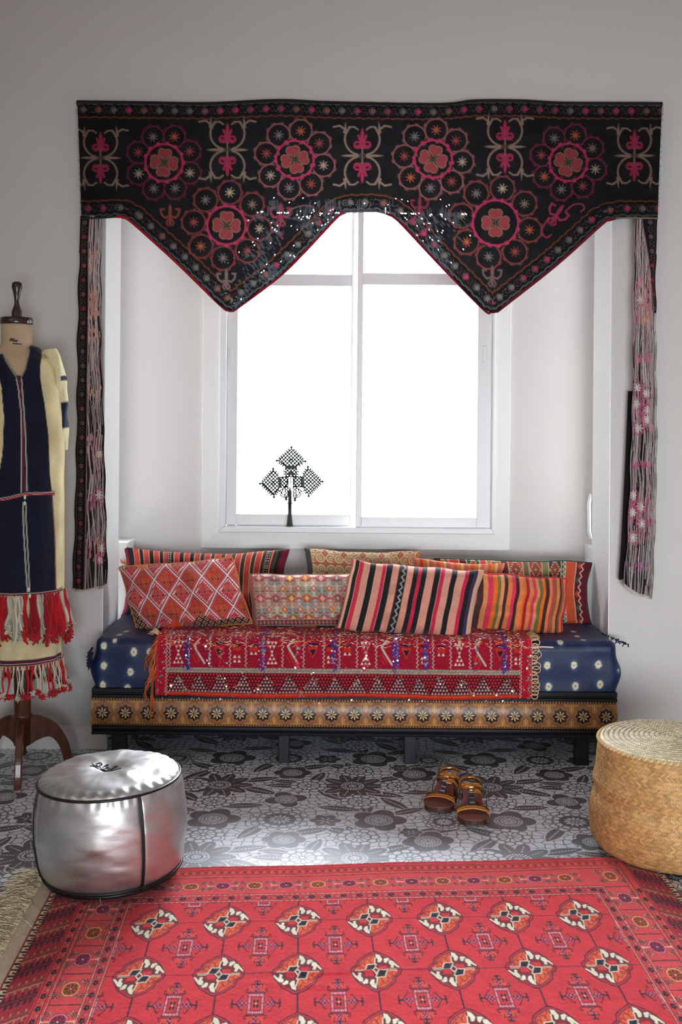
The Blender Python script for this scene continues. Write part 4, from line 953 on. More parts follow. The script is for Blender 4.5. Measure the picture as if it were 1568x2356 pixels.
def p_peach(cv):
    PE = (218, 152, 132); c = [(6, (222, 190, 160)), (9, BK), (1, CR), (10, (206, 50, 76)), (14, PE), (1, CR), (14, (34, 34, 38)), (1, CR), (15, PE), (8, (200, 44, 74)), (1, CR), (14, (34, 34, 38)), (1, CR), (14, PE), (3, (34, 34, 38)), (16, (34, 34, 38)), (1, CR), (13, PE), (11, (34, 34, 38)), (8, (200, 44, 74)), (12, (34, 34, 38)), (1, CR), (17, PE), (13, (34, 34, 38)), (1, CR), (9, (200, 44, 74)), (15, PE), (1, CR), (13, (34, 34, 38)), (1, CR), (17, PE), (9, (200, 44, 74)), (12, (34, 34, 40)), (8, (58, 52, 84)), (30, (222, 176, 150))]
    stripes(cv, c, -150, False)
    zx = np.abs(np.mod(cv.Y, 16) - 8) - 4; d = np.abs(cv.X + 150 - 125 + 4 + zx * .9) - 1.3
    cv.fill(np.maximum(d, np.where(np.mod(cv.Y + cv.X, 2.2) < 1.5, -1, 1)), (206, 204, 200)); d2 = np.abs(cv.X + 150 - 119 + zx * .9) - .7; cv.fill(d2, (150, 160, 160))
def p_orange(cv):
    O = (226, 130, 78); c = [(14, (78, 46, 44)), (11, (228, 144, 92)), (12, (222, 60, 92)), (9, (232, 116, 40)), (7, (116, 112, 66)), (8, (226, 150, 96)), (8, (70, 42, 44)), (10, O), (8, (220, 60, 90)), (8, (64, 40, 44)), (11, (228, 134, 84)), (5, (234, 116, 40)), (7, (170, 36, 52)), (9, O), (7, (220, 60, 92)), (7, (226, 150, 96)), (8, (116, 112, 66)), (7, (234, 116, 40)), (9, (70, 42, 44)), (7, O), (5, (214, 60, 70)), (6, (128, 104, 66)), (8, O), (5, (90, 44, 44)), (5, (150, 90, 60)), (6, O), (10, (216, 30, 56))]
    stripes(cv, c, -104, False, 1.5)
def p_peek(cv):
    stripes(cv, [(8, (226, 140, 96)), (7, (222, 96, 70)), (10, (232, 130, 60)), (6, (240, 190, 130)), (9, (214, 110, 90))], -100)
    cv.fill(np.maximum(-90 - cv.X, cv.X + 84), (214, 70, 60))
def p_kilim(cv):
    X, Y = cv.X, cv.Y; cv.img[:] = L((96, 32, 38))
    xs = [-180, -150, -126, -108, -78, -62, -30, -12, 22, 36, 66, 82, 112, 122]
    cols = [(104, 90, 72), (178, 62, 52), (90, 30, 40), (40, 84, 66), (180, 50, 50), (150, 120, 60), (96, 36, 40), (196, 84, 50), (120, 96, 74), (170, 50, 46), (134, 120, 84), (60, 44, 40), (54, 60, 46), (196, 80, 50)]
    for i, (a, c) in enumerate(zip(xs, cols)):
        b = xs[i + 1] if i + 1 < len(xs) else 146
        cv.fill(np.maximum(a - X, X - b), c); cv.fill(np.abs(X - a) - .9, (210, 196, 160))
        if b - a > 24:
            m = (a + b) / 2
            for yy0 in (-54, 0, 54):
                cv.put(m, yy0, 46, lambda u, v, q=b - a: [(dia(u, v, 0, 0, q * .46, 24), (206, 190, 150)), (dia(u, v, 0, 0, q * .36, 19), (172, 52, 50)), (np.maximum(np.abs(dia(u, v, 0, 0, q * .41, 21.5)) - 1.6, np.where(np.mod(v, 5) < 2, -1, 1)), (60, 40, 40)), (dia(u, v, 0, 0, q * .2, 9), (44, 96, 70)), (dia(u, v, 0, 0, q * .09, 4), (226, 140, 60))])
    cv.fill(np.abs(X - 118 - 2 * np.sin(Y * .6)) - 1.6, (190, 196, 170))
    cv.fill(-(X - 146), (96, 22, 36)); cv.fill(np.abs(X - 147) - .9, (206, 190, 160))
    for k in range(-3, 4): cv.put(158, k * 32, 18, lambda u, v, k=k: [(pline(u, v, [(0, -16), (7, -8), (0, 0), (7, 8), (0, 16)], 1.1), (206, 190, 160)), (poly(u, v, [(-9, 0), (0, -9), (0, 9)]), (40, 90, 70) if k % 2 else (190, 60, 46))])
    cv.fill(np.where(X < -168, -9, 9), (44, 34, 34))
rk = dict(Y=4.56, lean=.2, thick=.13)
pillow('long red and black striped kilim cushion behind the red diamond one', 473, 1340, 386, 160, paint=p_back, seed=2, top_sag=.014, nx=240, back=(50, 20, 26), **rk)
pillow('cushion with raised cream scrolls on rust ground, back row under the window', 832, 1342, 270, 156, paint=p_scroll, seed=4, roll=.02, nx=180, **rk)
pillow('peach and orange striped cushion mostly hidden behind the black striped one', 1050, 1366, 214, 152, Y=4.42, lean=.15, thick=.1, paint=p_peek, seed=6, roll=.07, nx=110, back=(220, 130, 90))
pillow('long green and red kilim cushion with white zigzags at the right end', 1178, 1364, 366, 146, Y=4.46, lean=.2, thick=.13, paint=p_kilim, seed=9, roll=.015, nx=240, top_sag=-.012, tassels=(.0035, (40, 60, 46)))
c2, sf, (w2_, h2_) = pillow('red cushion woven with nested white diamonds, leftmost in the front row', 425, 1369, 262, 152, Y=4.27, lean=.22, thick=.2, paint=p_diamond, seed=11, roll=-.085, nx=250, ny=140, tassels=(.004, (206, 120, 50)), skew=.25, pinch=.015, lump=1.4)
paths, cols = [], []
for k in range(26):
    a = rng.uniform(-2.4, 2.0); ln = rng.uniform(.012, .028)
    paths.append(np.array([(-w2_ / 2, 0, h2_ / 2), (-w2_ / 2 + .5 * ln * math.cos(a) - .012, -.006, h2_ / 2 + .5 * ln * math.sin(a) + .008), (-w2_ / 2 - .02 + ln * math.cos(a), -.01, h2_ / 2 + ln * math.sin(a) + .006)])); cols.append([(236, 96, 110), (90, 160, 90), (236, 176, 70), (240, 220, 200)][k % 4])
t_ = tubes('corner_tassel', paths, [.0018] * 26, M_yarn, None, cols, 4, 'stuff'); t_.parent = c2
c3, _, _ = pillow('cream cushion with rows of hooked hexagons and small red diamonds', 708, 1386, 262, 132, Y=4.29, lean=.2, thick=.16, paint=p_hex, seed=14, roll=-.012, nx=220, ny=120, pinch=.03, skew=.10, lump=1.3, tassels=(.0028, (150, 96, 80)))
pillow('orange, pink and brown striped cushion with a red cord edge', 1192, 1391, 212, 132, Y=4.27, lean=.2, thick=.16, paint=p_orange, seed=17, roll=.07, nx=200, tassels=(.0042, (206, 26, 50)), skew=-.07, pinch=.03, lump=1.4)
pillow('large peach cushion with black and crimson stripes and a white zigzag, front row', 944, 1380, 306, 160, Y=4.17, lean=.24, thick=.17, paint=p_peach, seed=21, roll=.08, nx=300, ny=110, pinch=.025, skew=-.13, lump=1.3)
# ------------------------------------------------------------------ embroidered valance with two long side hangings
def crv(pts, n=24):
    """Catmull-Rom through points (any dimension)"""
    p = np.array(pts, float); p = np.vstack([2 * p[0] - p[1], p, 2 * p[-1] - p[-2]]); out = []
    for i in range(1, len(p) - 2):
        for t in np.linspace(0, 1, n // max(1, len(p) - 3) + 2)[:-1]:
            out.append(.5 * ((2 * p[i]) + (-p[i - 1] + p[i + 1]) * t + (2 * p[i - 1] - 5 * p[i] + 4 * p[i + 1] - p[i + 2]) * t * t + (-p[i - 1] + 3 * p[i] - 3 * p[i + 1] + p[i + 2]) * t ** 3))
    out.append(p[-2]); return np.array(out)
YVL = 4.175
def build_valance():
    va = empty('embroidered_valance', P(850, 300, YVL), 'black embroidered cloth valance with pink flowers and two points hung across the window bay', 'valance')
    T = [(177, 232), (330, 234), (480, 236), (640, 229), (760, 234), (1010, 238), (1090, 230), (1200, 230), (1300, 235), (1523, 236)]
    Bo = [(187, 504), (232, 503), (268, 500), (284, 502), (302, 512), (400, 600), (505, 702), (524, 715), (534, 716), (548, 709), (640, 640), (700, 582), (778, 499), (800, 489), (865, 488), (893, 495), (920, 514), (1010, 610), (1110, 712), (1128, 719), (1142, 717), (1156, 708), (1280, 610), (1385, 516), (1400, 508), (1430, 503), (1512, 504)]
    Tn, Bn = np.array(T, float), np.array(Bo, float)
    nx, ny = 680, 240
    gx, gv = np.meshgrid(np.linspace(0, 1, nx), np.linspace(0, 1, ny))
    tx = 177 + gx * (1523 - 177); bx_ = 187 + gx * (1512 - 187)
    ty = np.interp(tx, Tn[:, 0], Tn[:, 1]) + 1.2 * np.sin(tx * .05); by_ = np.interp(bx_, Bn[:, 0], Bn[:, 1])
    X = tx + (bx_ - tx) * gv ** .8 ; Y = ty + (by_ - ty) * gv
    cv = Cv(0, 1, 0, 1, 10, 10, (30, 28, 30), X, Y); cv.px = 1.5
    cv.img *= (.8 + .5 * vnoise(X * .05, Y * .05, 3))[..., None]
    TAN, ROSE, MAR, HOT, OR, TN2 = (138, 112, 98), (150, 40, 66), (112, 34, 56), (182, 32, 82), (176, 84, 44), (170, 146, 124)
    # border along the lower outline
    D = np.full(X.shape, 1e9); S = np.zeros(X.shape); s0 = 0.
    for i in range(len(Bo) - 1):
        (ax, ay), (bx2, by2) = Bo[i], Bo[i + 1]; dx, dy = bx2 - ax, by2 - ay; Ls = math.hypot(dx, dy)
        t = np.clip(((X - ax) * dx + (Y - ay) * dy) / Ls ** 2, 0, 1); d = np.hypot(X - ax - t * dx, Y - ay - t * dy)
        m = d < D; D = np.where(m, d, D); S = np.where(m, s0 + t * Ls, S); s0 += Ls
    def border(D, S, seed, o0=8, o1=24, o2=41, per=35.0):
        cv.fill(np.where(D < o2 + 3, -9, 9), (24, 23, 26), .6)
        cv.fill(np.abs(D - o0 - 1.3 * np.sin(S * .35)) - .8, (104, 104, 104)); cv.fill(np.maximum(np.abs(D - o0 - 3 * np.sin(S * .18)) - .6, -9), (84, 88, 90))
        cv.fill(np.abs(D - o2 - 1.6 * np.sin(S * .28)) - 1.0, (132, 66, 36)); cv.fill(np.abs(D - o2 + 1.6 * np.sin(S * .28)) - .6, (86, 50, 36))
        k = np.floor(S / per); u = S - (k + .5) * per; v = D - o1; hsh = np.mod(np.sin(k * 12.9 + seed) * 43758.5, 1)
        for lo, hi, c in ((-.1, .4, (112, 104, 94)), (.4, .62, (150, 48, 72)), (.62, .78, (176, 36, 84)), (.78, 1.1, (134, 80, 66))): cv.fill(np.where((hsh >= lo) & (hsh < hi), np.hypot(u, v) - 6.2, 9), c)
        cv.fill(np.abs(np.hypot(u, v) - 8.6) - .5 + np.where(u > 2, 3, 0), (104, 100, 98))
        u2 = np.mod(u + per, per) - per / 2
        cv.fill(np.maximum(np.abs(v - 7 * np.sin(u2 * .38)) - .55, np.abs(u2) - 9), (112, 104, 98)); cv.fill(np.maximum(np.abs(v + 7 * np.sin(u2 * .38)) - .55, np.abs(u2) - 9), (100, 60, 66))
    border(D, S, 1.)
    Dt = Y - np.interp(X, Tn[:, 0], Tn[:, 1]); border(Dt + 2, X, 2.3, 8, 22, 39)
    def heart(u, v, a, c, e):
        x, y = u * math.cos(a) + v * math.sin(a), -u * math.sin(a) + v * math.cos(a)
        d = np.minimum(np.minimum(circ(x, y, 21, 6, 8), circ(x, y, 21, -6, 8)), poly(x, y, [(5, 0), (15, -12.5), (26, -9), (26, 9), (15, 12.5)]))
        yield d - 1.3, e; yield d, c
    def flower(R, lobes, dist, lr, oc, ringc=HOT, rot=0.0, seed=0, spiky=True):
        def f(u, v):
            r, th = np.hypot(u, v), np.arctan2(v, u) - rot; st = 2 * PI / lobes
            k = np.round(th / st); t = th - k * st; px, py = r * np.cos(t), r * np.sin(t)
            e = ell(px, py, dist, 0, lr * 1.0, lr * .98); lob = np.where(px > R, e, 9)
            lob = np.maximum(lob, R + 2 - px)
            open_ = np.maximum(np.abs(e) - 1.5, R + 3 - px)
            yield open_, oc
            if spiky:
                ta = np.arctan2(py, px - dist); yield np.maximum(np.abs(e - 2.6) - 2.2, np.where(np.mod(ta * 9, 2 * PI) < 2.6, -9, 9)), tuple(int(c * .85) for c in oc)
            for q in range(lobes):
                a = q * st + rot; cx, cy = dist * math.cos(a), dist * math.sin(a)
                rr = np.hypot(u - cx, v - cy); tt = np.arctan2(v - cy, u - cx) + q
                kk = np.round(tt / (PI / 4)); t2 = tt - kk * PI / 4
                col = [(TN2), OR, (186, 160, 132), (132, 106, 92), (150, 60, 60), (120, 108, 104)][int(abs(math.sin(q * 7.3 + seed * 3.1)) * 5.99)]
                yield np.maximum(np.abs(rr * np.sin(t2)) - 1.7 * (1 - rr / 18), rr - 12), col
            yield np.abs(r - R) - 2.2, ringc; yield np.maximum(np.abs(r - R - 2) - 3.4, np.where(np.mod(th * R / 3.2, 2 * PI) < 2.4, -9, 9)), ringc
            for q in range(4):
                yield from heart(u * .94, v * .94, q * PI / 2 + (.1, -.2, .25, .3, .04, 0.)[seed], (150, 52, 60), (160, 120, 84))
            yield r - 8.5, (26, 24, 26); yield np.abs(r - 6.5) - .7, (130, 108, 80); yield np.maximum(np.minimum(np.abs(u), np.abs(v)) - .6, r - 11), (110, 96, 70)
        return f
    for (cx, cy, R, n, dist, lr, oc, rot, sd) in ((377, 374, 43, 8, 64, 25, MAR, .38, 0), (678, 367, 43, 8, 67, 26, (146, 84, 82), .2, 1), (996, 366, 43, 8, 67, 26, (146, 84, 82), .1, 2), (1307, 373, 43, 8, 64, 25, (120, 36, 60), .25, 3),
                                                 (521, 519, 44, 8, 76, 27, (132, 56, 56), .1, 4), (1139, 513, 52, 8, 80, 28, (136, 62, 60), .2, 5)):
        cv.put(cx, cy, 112, flower(R, n, dist, lr, oc, rot=rot, seed=sd))
    def tulip(u, v):
        for s in (1, -1):
            vv = v * s; 
            yield np.minimum(np.minimum(ell(u, vv, 0, -45, 4, 17), seg(u, vv, 0, -24, -9, -46, 2.6)), seg(u, vv, 0, -24, 9, -46, 2.6)), (166, 34, 72)
            yield np.minimum(np.abs(np.hypot(np.abs(u) - 11, vv + 25) - 7) - 2.6 + np.where(vv < -34, 4, 0), circ(np.abs(u), vv, 11, -22, 3.2) + 0), (158, 34, 70)
            yield ell(u, vv, 0, -22, 9, 7), (158, 36, 70)
            yield ell(u, vv, 0, -9, 1.6, 9), TAN
            for t in (1, -1):
                uu = u * t
                d = np.abs(np.hypot(uu - 4, vv + 38) - 36) - 2.2; d = np.maximum(d, np.maximum(9 - uu, np.abs(vv + 32) - 31)); yield d, TAN
                yield poly(uu, vv, [(36, -50), (44, -52), (38, -80)]), TAN
                yield pline(uu, vv, [(38, -52), (42, -62), (52, -69), (66, -66)], 2.2), TAN
                yield pline(uu, vv, [(36, -52), (30, -66), (18, -66), (10, -60)], 1.9), TAN
        yield np.minimum(ell(u, v, 26, 0, 20, 3), ell(u, v, -26, 0, 20, 3)), TAN
        yield np.abs(np.hypot(u, v) - 6) - .8, (90, 80, 70)
    for (cx, cy, s_) in ((231, 363, .95), (523, 345, .98), (833, 358, 1.0), (1161, 338, .98), (1459, 358, .95)): cv.put(cx, cy, 92, tulip, 0, s_, s_)
    def fleur(c):
        def f(u, v):
            yield np.minimum(ell(u, v, 0, -6, 4, 15), ell(u, v, 0, 18, 3, 10)), c
            for s in (1, -1): yield pline(u * s, v, [(2, 6), (12, 10), (20, 2), (22, -10), (14, -10)], 2.2), c; yield pline(u * s, v, [(2, 10), (9, 22), (4, 28)], 1.6), c
        return f
    for (cx, cy, c, s_) in ((391, 491, (138, 62, 50), 1.0), (521, 640, (122, 100, 92), .95), (1131, 632, (112, 84, 78), 1.0), (645, 490, (150, 44, 66), 1.1), (1283, 490, (158, 38, 74), 1.1), (965, 470, (130, 36, 62), .9)): cv.put(cx, cy, 40, fleur(c), 0 if cx != 1283 else .6, s_, s_)
    for (p, c) in (([(660, 486), (690, 474), (716, 474), (722, 484)], (112, 84, 78)), ([(648, 510), (640, 530), (650, 550)], (150, 44, 66)), ([(1300, 486), (1320, 470), (1340, 470), (1344, 480), (1336, 486)], (150, 50, 76)), ([(1262, 500), (1246, 530), (1256, 546), (1268, 540)], (158, 38, 74)), ([(955, 500), (930, 520), (950, 545), (990, 520)], (150, 36, 70))):
        cv.fill(pline(X, Y, [tuple(q) for q in crv(p, 16)], 1.7), c)
    # thin, moth-eaten weave where the window shines through
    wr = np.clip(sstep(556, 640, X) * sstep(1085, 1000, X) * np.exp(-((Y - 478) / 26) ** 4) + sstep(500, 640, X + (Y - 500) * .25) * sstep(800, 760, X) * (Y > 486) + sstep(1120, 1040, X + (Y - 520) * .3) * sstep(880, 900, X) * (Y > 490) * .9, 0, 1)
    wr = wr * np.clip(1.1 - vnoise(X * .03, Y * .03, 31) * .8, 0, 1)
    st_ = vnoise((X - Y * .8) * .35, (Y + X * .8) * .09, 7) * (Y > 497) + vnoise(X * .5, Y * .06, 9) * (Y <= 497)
    cv.fill(np.where(wr * st_ > .42, -9, 9), (92, 98, 104), .55)  # window glow through the thin weave, painted in as grey
    cen = (X[:-1, :-1], Y[:-1, :-1]); hol = (wr[:-1, :-1] > .25) & (((st_[:-1, :-1] * (.6 + .4 * wr[:-1, :-1])) > .80) & (rng.random(X[:-1, :-1].shape) < .13) | (rng.random(X[:-1, :-1].shape) < .003))
    seam = (np.abs(cen[1] - 489 - (cen[0] > 800) * 1.5 - 2 * np.sin(cen[0] * .02)) < .8) & (wr[:-1, :-1] > .2) & (vnoise(cen[0] * .08, cen[1] * 0, 5) > .7) & (rng.random(X[:-1, :-1].shape) < .5)
    hol |= seam
    keep = ~hol
    # cloth surface in space
    W = np.empty(X.shape + (3,)); u, v = X - U0, Y - V0
    W[..., 0] = (u * cr + v * sr) / F * YVL; W[..., 2] = H - (-u * sr + v * cr) / F * YVL
    hang = np.clip((Y - 240) / 260, 0, 1.6)
    W[..., 1] = YVL - .006 * hang * np.sin(X * .012 + 1) - .004 * (vnoise(X * .02, Y * .012, 6) - .5) * hang * 2 - .004 * np.exp(-((Y - 489) / 4) ** 2) * (X > 300) * (X < 1320)
    grid('cloth', W, (cv.img * .8 + cv.img.mean(-1, keepdims=True) * .12) * .82, M_valance, va, keep=keep)
    # hem binding, rod pocket
    def wp(px, py, dy=0.0): p = P(px, py, YVL); p[1] += dy; return p
    ol = crv(Bo, 200)
    sel = lambda a, b: np.array([wp(q[0], q[1] - 1, -.004) for q in ol if a <= q[0] <= b])
    tubes('red_binding', [sel(268, 790)], [.0055], M_yarn, va, [(168, 22, 44)], 6); tubes('red_binding', [sel(885, 1412)], [.0055], M_yarn, va, [(120, 14, 40)], 6)
    tubes('selvedge', [sel(186, 270)], [.0035], M_yarn, va, [(44, 40, 42)], 6); tubes('selvedge', [sel(790, 885)], [.0035], M_yarn, va, [(90, 92, 92)], 6); tubes('selvedge', [sel(1412, 1513)], [.0035], M_yarn, va, [(120, 112, 100)], 6)
    tp = np.array([wp(q[0], q[1] + 2, .0) for q in crv(T, 60)]); tubes('hanging_rod', [tp], [.006], M_yarn, va, [(34, 32, 34)], 8)
    for px, py in ((182, 236), (640, 233), (1090, 234), (1516, 240)):
        p = wp(px, py); MB().box(p[0] - .012, p[0] + .012, p[1] + .002, YW + .002, p[2] - .008, p[2] + .008).build('wall_bracket', M_black, va)
    fz = []
    for k in range(260):
        e = k % 3
        if e == 0: y_ = rng.uniform(232, 500); p = wp(177 + (y_ - 232) * .037, y_); q = p + np.array([-rng.uniform(.001, .006), 0, rng.normal(0, .003)])
        elif e == 1: y_ = rng.uniform(236, 500); p = wp(1523 - (y_ - 236) * .042, y_); q = p + np.array([rng.uniform(.001, .006), 0, rng.normal(0, .003)])
        else: x_ = rng.uniform(177, 1523); p = wp(x_, np.interp(x_, Tn[:, 0], Tn[:, 1])); q = p + np.array([rng.normal(0, .004), 0, rng.uniform(.001, .005)])
        fz.append(np.array([p, (p + q) / 2, q]))
    tubes('loose_thread', fz, [.0006] * len(fz), M_yarn, va, [(60, 52, 50)] * len(fz), 3, 'stuff')
    # side hangings, twisted so that the floats of the reverse show
    def hanging(Lf, Rt, Bd, bot, seed, pinks, dark_left, flowers):
        y0, nyh, nxh = 496, 660, 76
        yy = np.linspace(0, 1, nyh); gu, gy = np.meshgrid(np.linspace(0, 1, nxh), yy)
        ybot = np.interp(gu, [b[0] for b in bot], [b[1] for b in bot]); Yp = y0 + (ybot - y0) * gy
        l = np.interp(Yp, [a[1] for a in Lf], [a[0] for a in Lf]) + 1.5 * np.sin(Yp * .05 + seed) * (gy > .1); r = np.interp(Yp, [a[1] for a in Rt], [a[0] for a in Rt]) + 1.2 * np.sin(Yp * .06 + seed + 2) * (gy > .1)
        Xp = l + (r - l) * gu; bd = np.interp(Yp, [a[1] for a in Bd], [a[0] for a in Bd])
        c2 = Cv(0, 1, 0, 1, 10, 10, (44, 40, 40), Xp, Yp); c2.px = 1.1
        fr = (Xp < bd) if dark_left else (Xp > bd)
        rev = np.where(fr, 9, -9)
        c2.img *= (.55 + .9 * vnoise(Xp * .12, Yp * .02, seed))[..., None]
        for k in range(30):
            xk = l + (r - l) * (k + .5) / 30 + 2.5 * (vnoise(Yp * .012 + k * 3.3, Xp * 0 + k, seed) - .5) * 3
            on = vnoise(Yp * .008 + k * 5.1, Xp * 0 + k, seed + 3) > (.32 + .25 * gy if k % 3 else .15)
            c = [(222, 210, 200), (240, 234, 228), (214, 170, 166), (176, 160, 150)][k % 4]
            c2.fill(np.maximum(np.maximum(np.abs(Xp - xk) - .75, rev), np.where(on, -9, 9)), c, .85)
        for (ya, yb, c, am) in pinks:
            band = np.exp(-((Yp - (ya + yb) / 2) / ((yb - ya) / 2)) ** 4)
            st = vnoise(Xp * .55, Yp * .10, seed + 8) * band * (gu > .12) * (gu < .9); c2.fill(np.where((st > 1 - am) & ~fr, -9, 9), c, .9)
        for (fx, fy, rr, c) in flowers:
            def ff(u, v, rr=rr, c=c):
                r_, th = np.hypot(u, v), np.arctan2(v, u); k_ = np.round(th / (PI / 4)); t = th - k_ * PI / 4
                yield np.abs(r_ - rr) - 1.6 + np.where(np.mod(th * 9, 2) < .6, 1.5, 0), c
                yield np.maximum(np.abs(r_ * np.sin(t)) - 1.5, r_ - rr * .75), (236, 226, 216) if c[1] < 140 else (236, 170, 90)
            c2.put(fx, fy, 30, ff, 0, .8, 1.15)
        c2.fill(np.where(fr, -9, 9), (34, 30, 34))
        ucol = (l + bd) / 2 if dark_left else (bd + r) / 2
        k = np.floor(Yp / 33); vv = Yp - (k + .5) * 33; uu = (Xp - ucol); hs = np.mod(np.sin(k * 12.9 + seed) * 43758.5, 1)
        for lo, hi, c in ((-.1, .45, (98, 88, 84)), (.45, .8, (140, 50, 66)), (.8, 1.1, (128, 78, 66))): c2.fill(np.where((hs >= lo) & (hs < hi), np.maximum(np.hypot(uu, vv) - 5.5, -rev), 9), c)
        v2 = np.mod(vv + 33, 33) - 16.5
        for sg in (1, -1): c2.fill(np.maximum(np.maximum(np.abs(uu - sg * 5 * np.sin(v2 * .4)) - .6, np.abs(v2) - 8), -rev), (120, 104, 98))
        c2.fill(np.abs(Xp - bd) - .9, (150, 110, 104)); c2.fill(np.maximum(np.abs(Xp - (l + 5 if dark_left else r - 5)) - .7, -9), (110, 60, 50))
        c2.fill(np.maximum(Xp - l - 3, 0 * l - 1) if dark_left else r - Xp - 3, (40, 36, 38), .8)
        if not dark_left: c2.fill(np.where(Yp > 720, np.abs(r - Xp - 2) - 1.8, 9), (212, 204, 196)); c2.fill(np.maximum(np.where(Yp > 760, r - Xp - 14, 9), np.where(vnoise(Xp * .5, Yp * .05, 3) > .45, -9, 9)), (150, 144, 140), .8)
        c2.fill(ybot - Yp - 5, (206, 196, 184))
        W = np.empty(Xp.shape + (3,)); u_, v_ = Xp - U0, Yp - V0
        W[..., 0] = (u_ * cr + v_ * sr) / F * YVL; W[..., 2] = H - (-u_ * sr + v_ * cr) / F * YVL
        am = .004 + .012 * gy; W[..., 1] = YVL + .006 - am * np.sin(gu * 9 + seed + gy * 2) - .005 * vnoise(gu * 8, gy * 30, seed) - .004 * np.sin(gu * 30 + seed) * gy
        h_ = grid('side_hanging', W, (c2.img * .8 + c2.img.mean(-1, keepdims=True) * .15) * .9, M_valance, va)
        # loose floats standing off the reverse
        ths, cs = [], []
        for k in range(150):
            a = rng.integers(8, nyh - 100); ln = rng.integers(30, 95); i0 = rng.integers(4, nxh - 5)
            idx = np.linspace(a, a + ln, 9).astype(int); wv = np.clip(i0 + (rng.normal(0, 1.2, 9)).cumsum(), 1, nxh - 2).astype(int)
            if fr[idx, wv].any(): continue
            pt = W[idx, wv].copy(); pt[:, 1] -= .002 + .004 * np.sin(np.linspace(0, PI, 9)); ths.append(pt); cs.append([(232, 222, 212), (222, 190, 186), (226, 150, 158), (210, 198, 188)][k % 4])
        o = tubes('float_thread', ths, [.0006] * len(ths), M_yarn, h_, cs, 3, 'stuff')
        hem = W[-1]; tubes('hem', [hem[::4] + np.array([0, -.001, 0])], [.0032], M_yarn, h_, [(214, 204, 190)], 5)
        return h_
    PKc, HP = (226, 160, 156), (206, 60, 130)
    hanging([(184, 496), (181, 600), (177, 760), (174, 1000), (169, 1200), (163, 1362)], [(233, 496), (231, 620), (235, 800), (240, 1000), (246, 1200), (249, 1290), (248, 1350)], [(206, 496), (202, 560), (203, 700), (201, 900), (200, 1100), (198, 1250), (196, 1360)], [(0, 1361), (.5, 1360), (.85, 1354), (1, 1346)], 3,
            [(560, 640, PKc, .5), (660, 740, (232, 150, 130), .62), (740, 800, PKc, .5), (870, 930, PKc, .35), (980, 1080, (206, 150, 150), .4), (1120, 1180, HP, .5), (1230, 1300, (220, 120, 130), .45)], True, [(226, 1045, 11, (190, 120, 124)), (226, 1140, 14, HP), (232, 1262, 13, (214, 120, 150)), (228, 1290, 10, HP)])
    hanging([(1458, 496), (1456, 700), (1453, 900), (1449, 1100), (1441, 1250), (1435, 1346)], [(1513, 496), (1509, 620), (1511, 800), (1513, 1000), (1509, 1200), (1500, 1378)], [(1476, 496), (1492, 600), (1502, 700), (1509, 800), (1525, 860), (1525, 1378)], [(0, 1345), (.2, 1358), (.5, 1370), (1, 1379)], 8,
            [(520, 580, PKc, .4), (620, 760, (226, 120, 140), .5), (810, 840, (220, 100, 140), .5), (880, 1010, (214, 80, 140), .4), (1060, 1080, HP, .6), (1120, 1260, HP, .4), (1290, 1320, (200, 110, 170), .5)], False,
            [(1474, 690, 12, (226, 130, 150)), (1482, 735, 11, (226, 140, 150)), (1468, 892, 12, HP), (1486, 905, 12, HP), (1465, 930, 13, HP), (1488, 945, 13, HP), (1470, 985, 13, HP), (1487, 965, 12, (220, 120, 160)), (1458, 1140, 13, HP), (1472, 1165, 13, HP), (1456, 1180, 13, HP), (1474, 1205, 13, HP), (1458, 1238, 13, (224, 110, 150))])
    # the narrow dark fold behind the right hanging
    pts = [(1452, 900), (1446, 1050), (1441, 1150), (1436, 1250), (1430, 1334)]; V = []
    for (px, py) in pts: V += [P(px - 8, py, YVL + .03), P(px + 10, py, YVL + .03)]
    mm = mesh('back_fold', np.array(V), np.array([[2 * i, 2 * i + 1, 2 * i + 3, 2 * i + 2] for i in range(4)]), np.tile(L((30, 26, 28)), (10, 1)))
    link('back_fold', mm, M_valance, va)
    MB().tube([P(1430, 1334, YVL + .028), P(1446, 1337, YVL + .028)], .003, 5).build('fold_hem', M_linen, va)
build_valance()

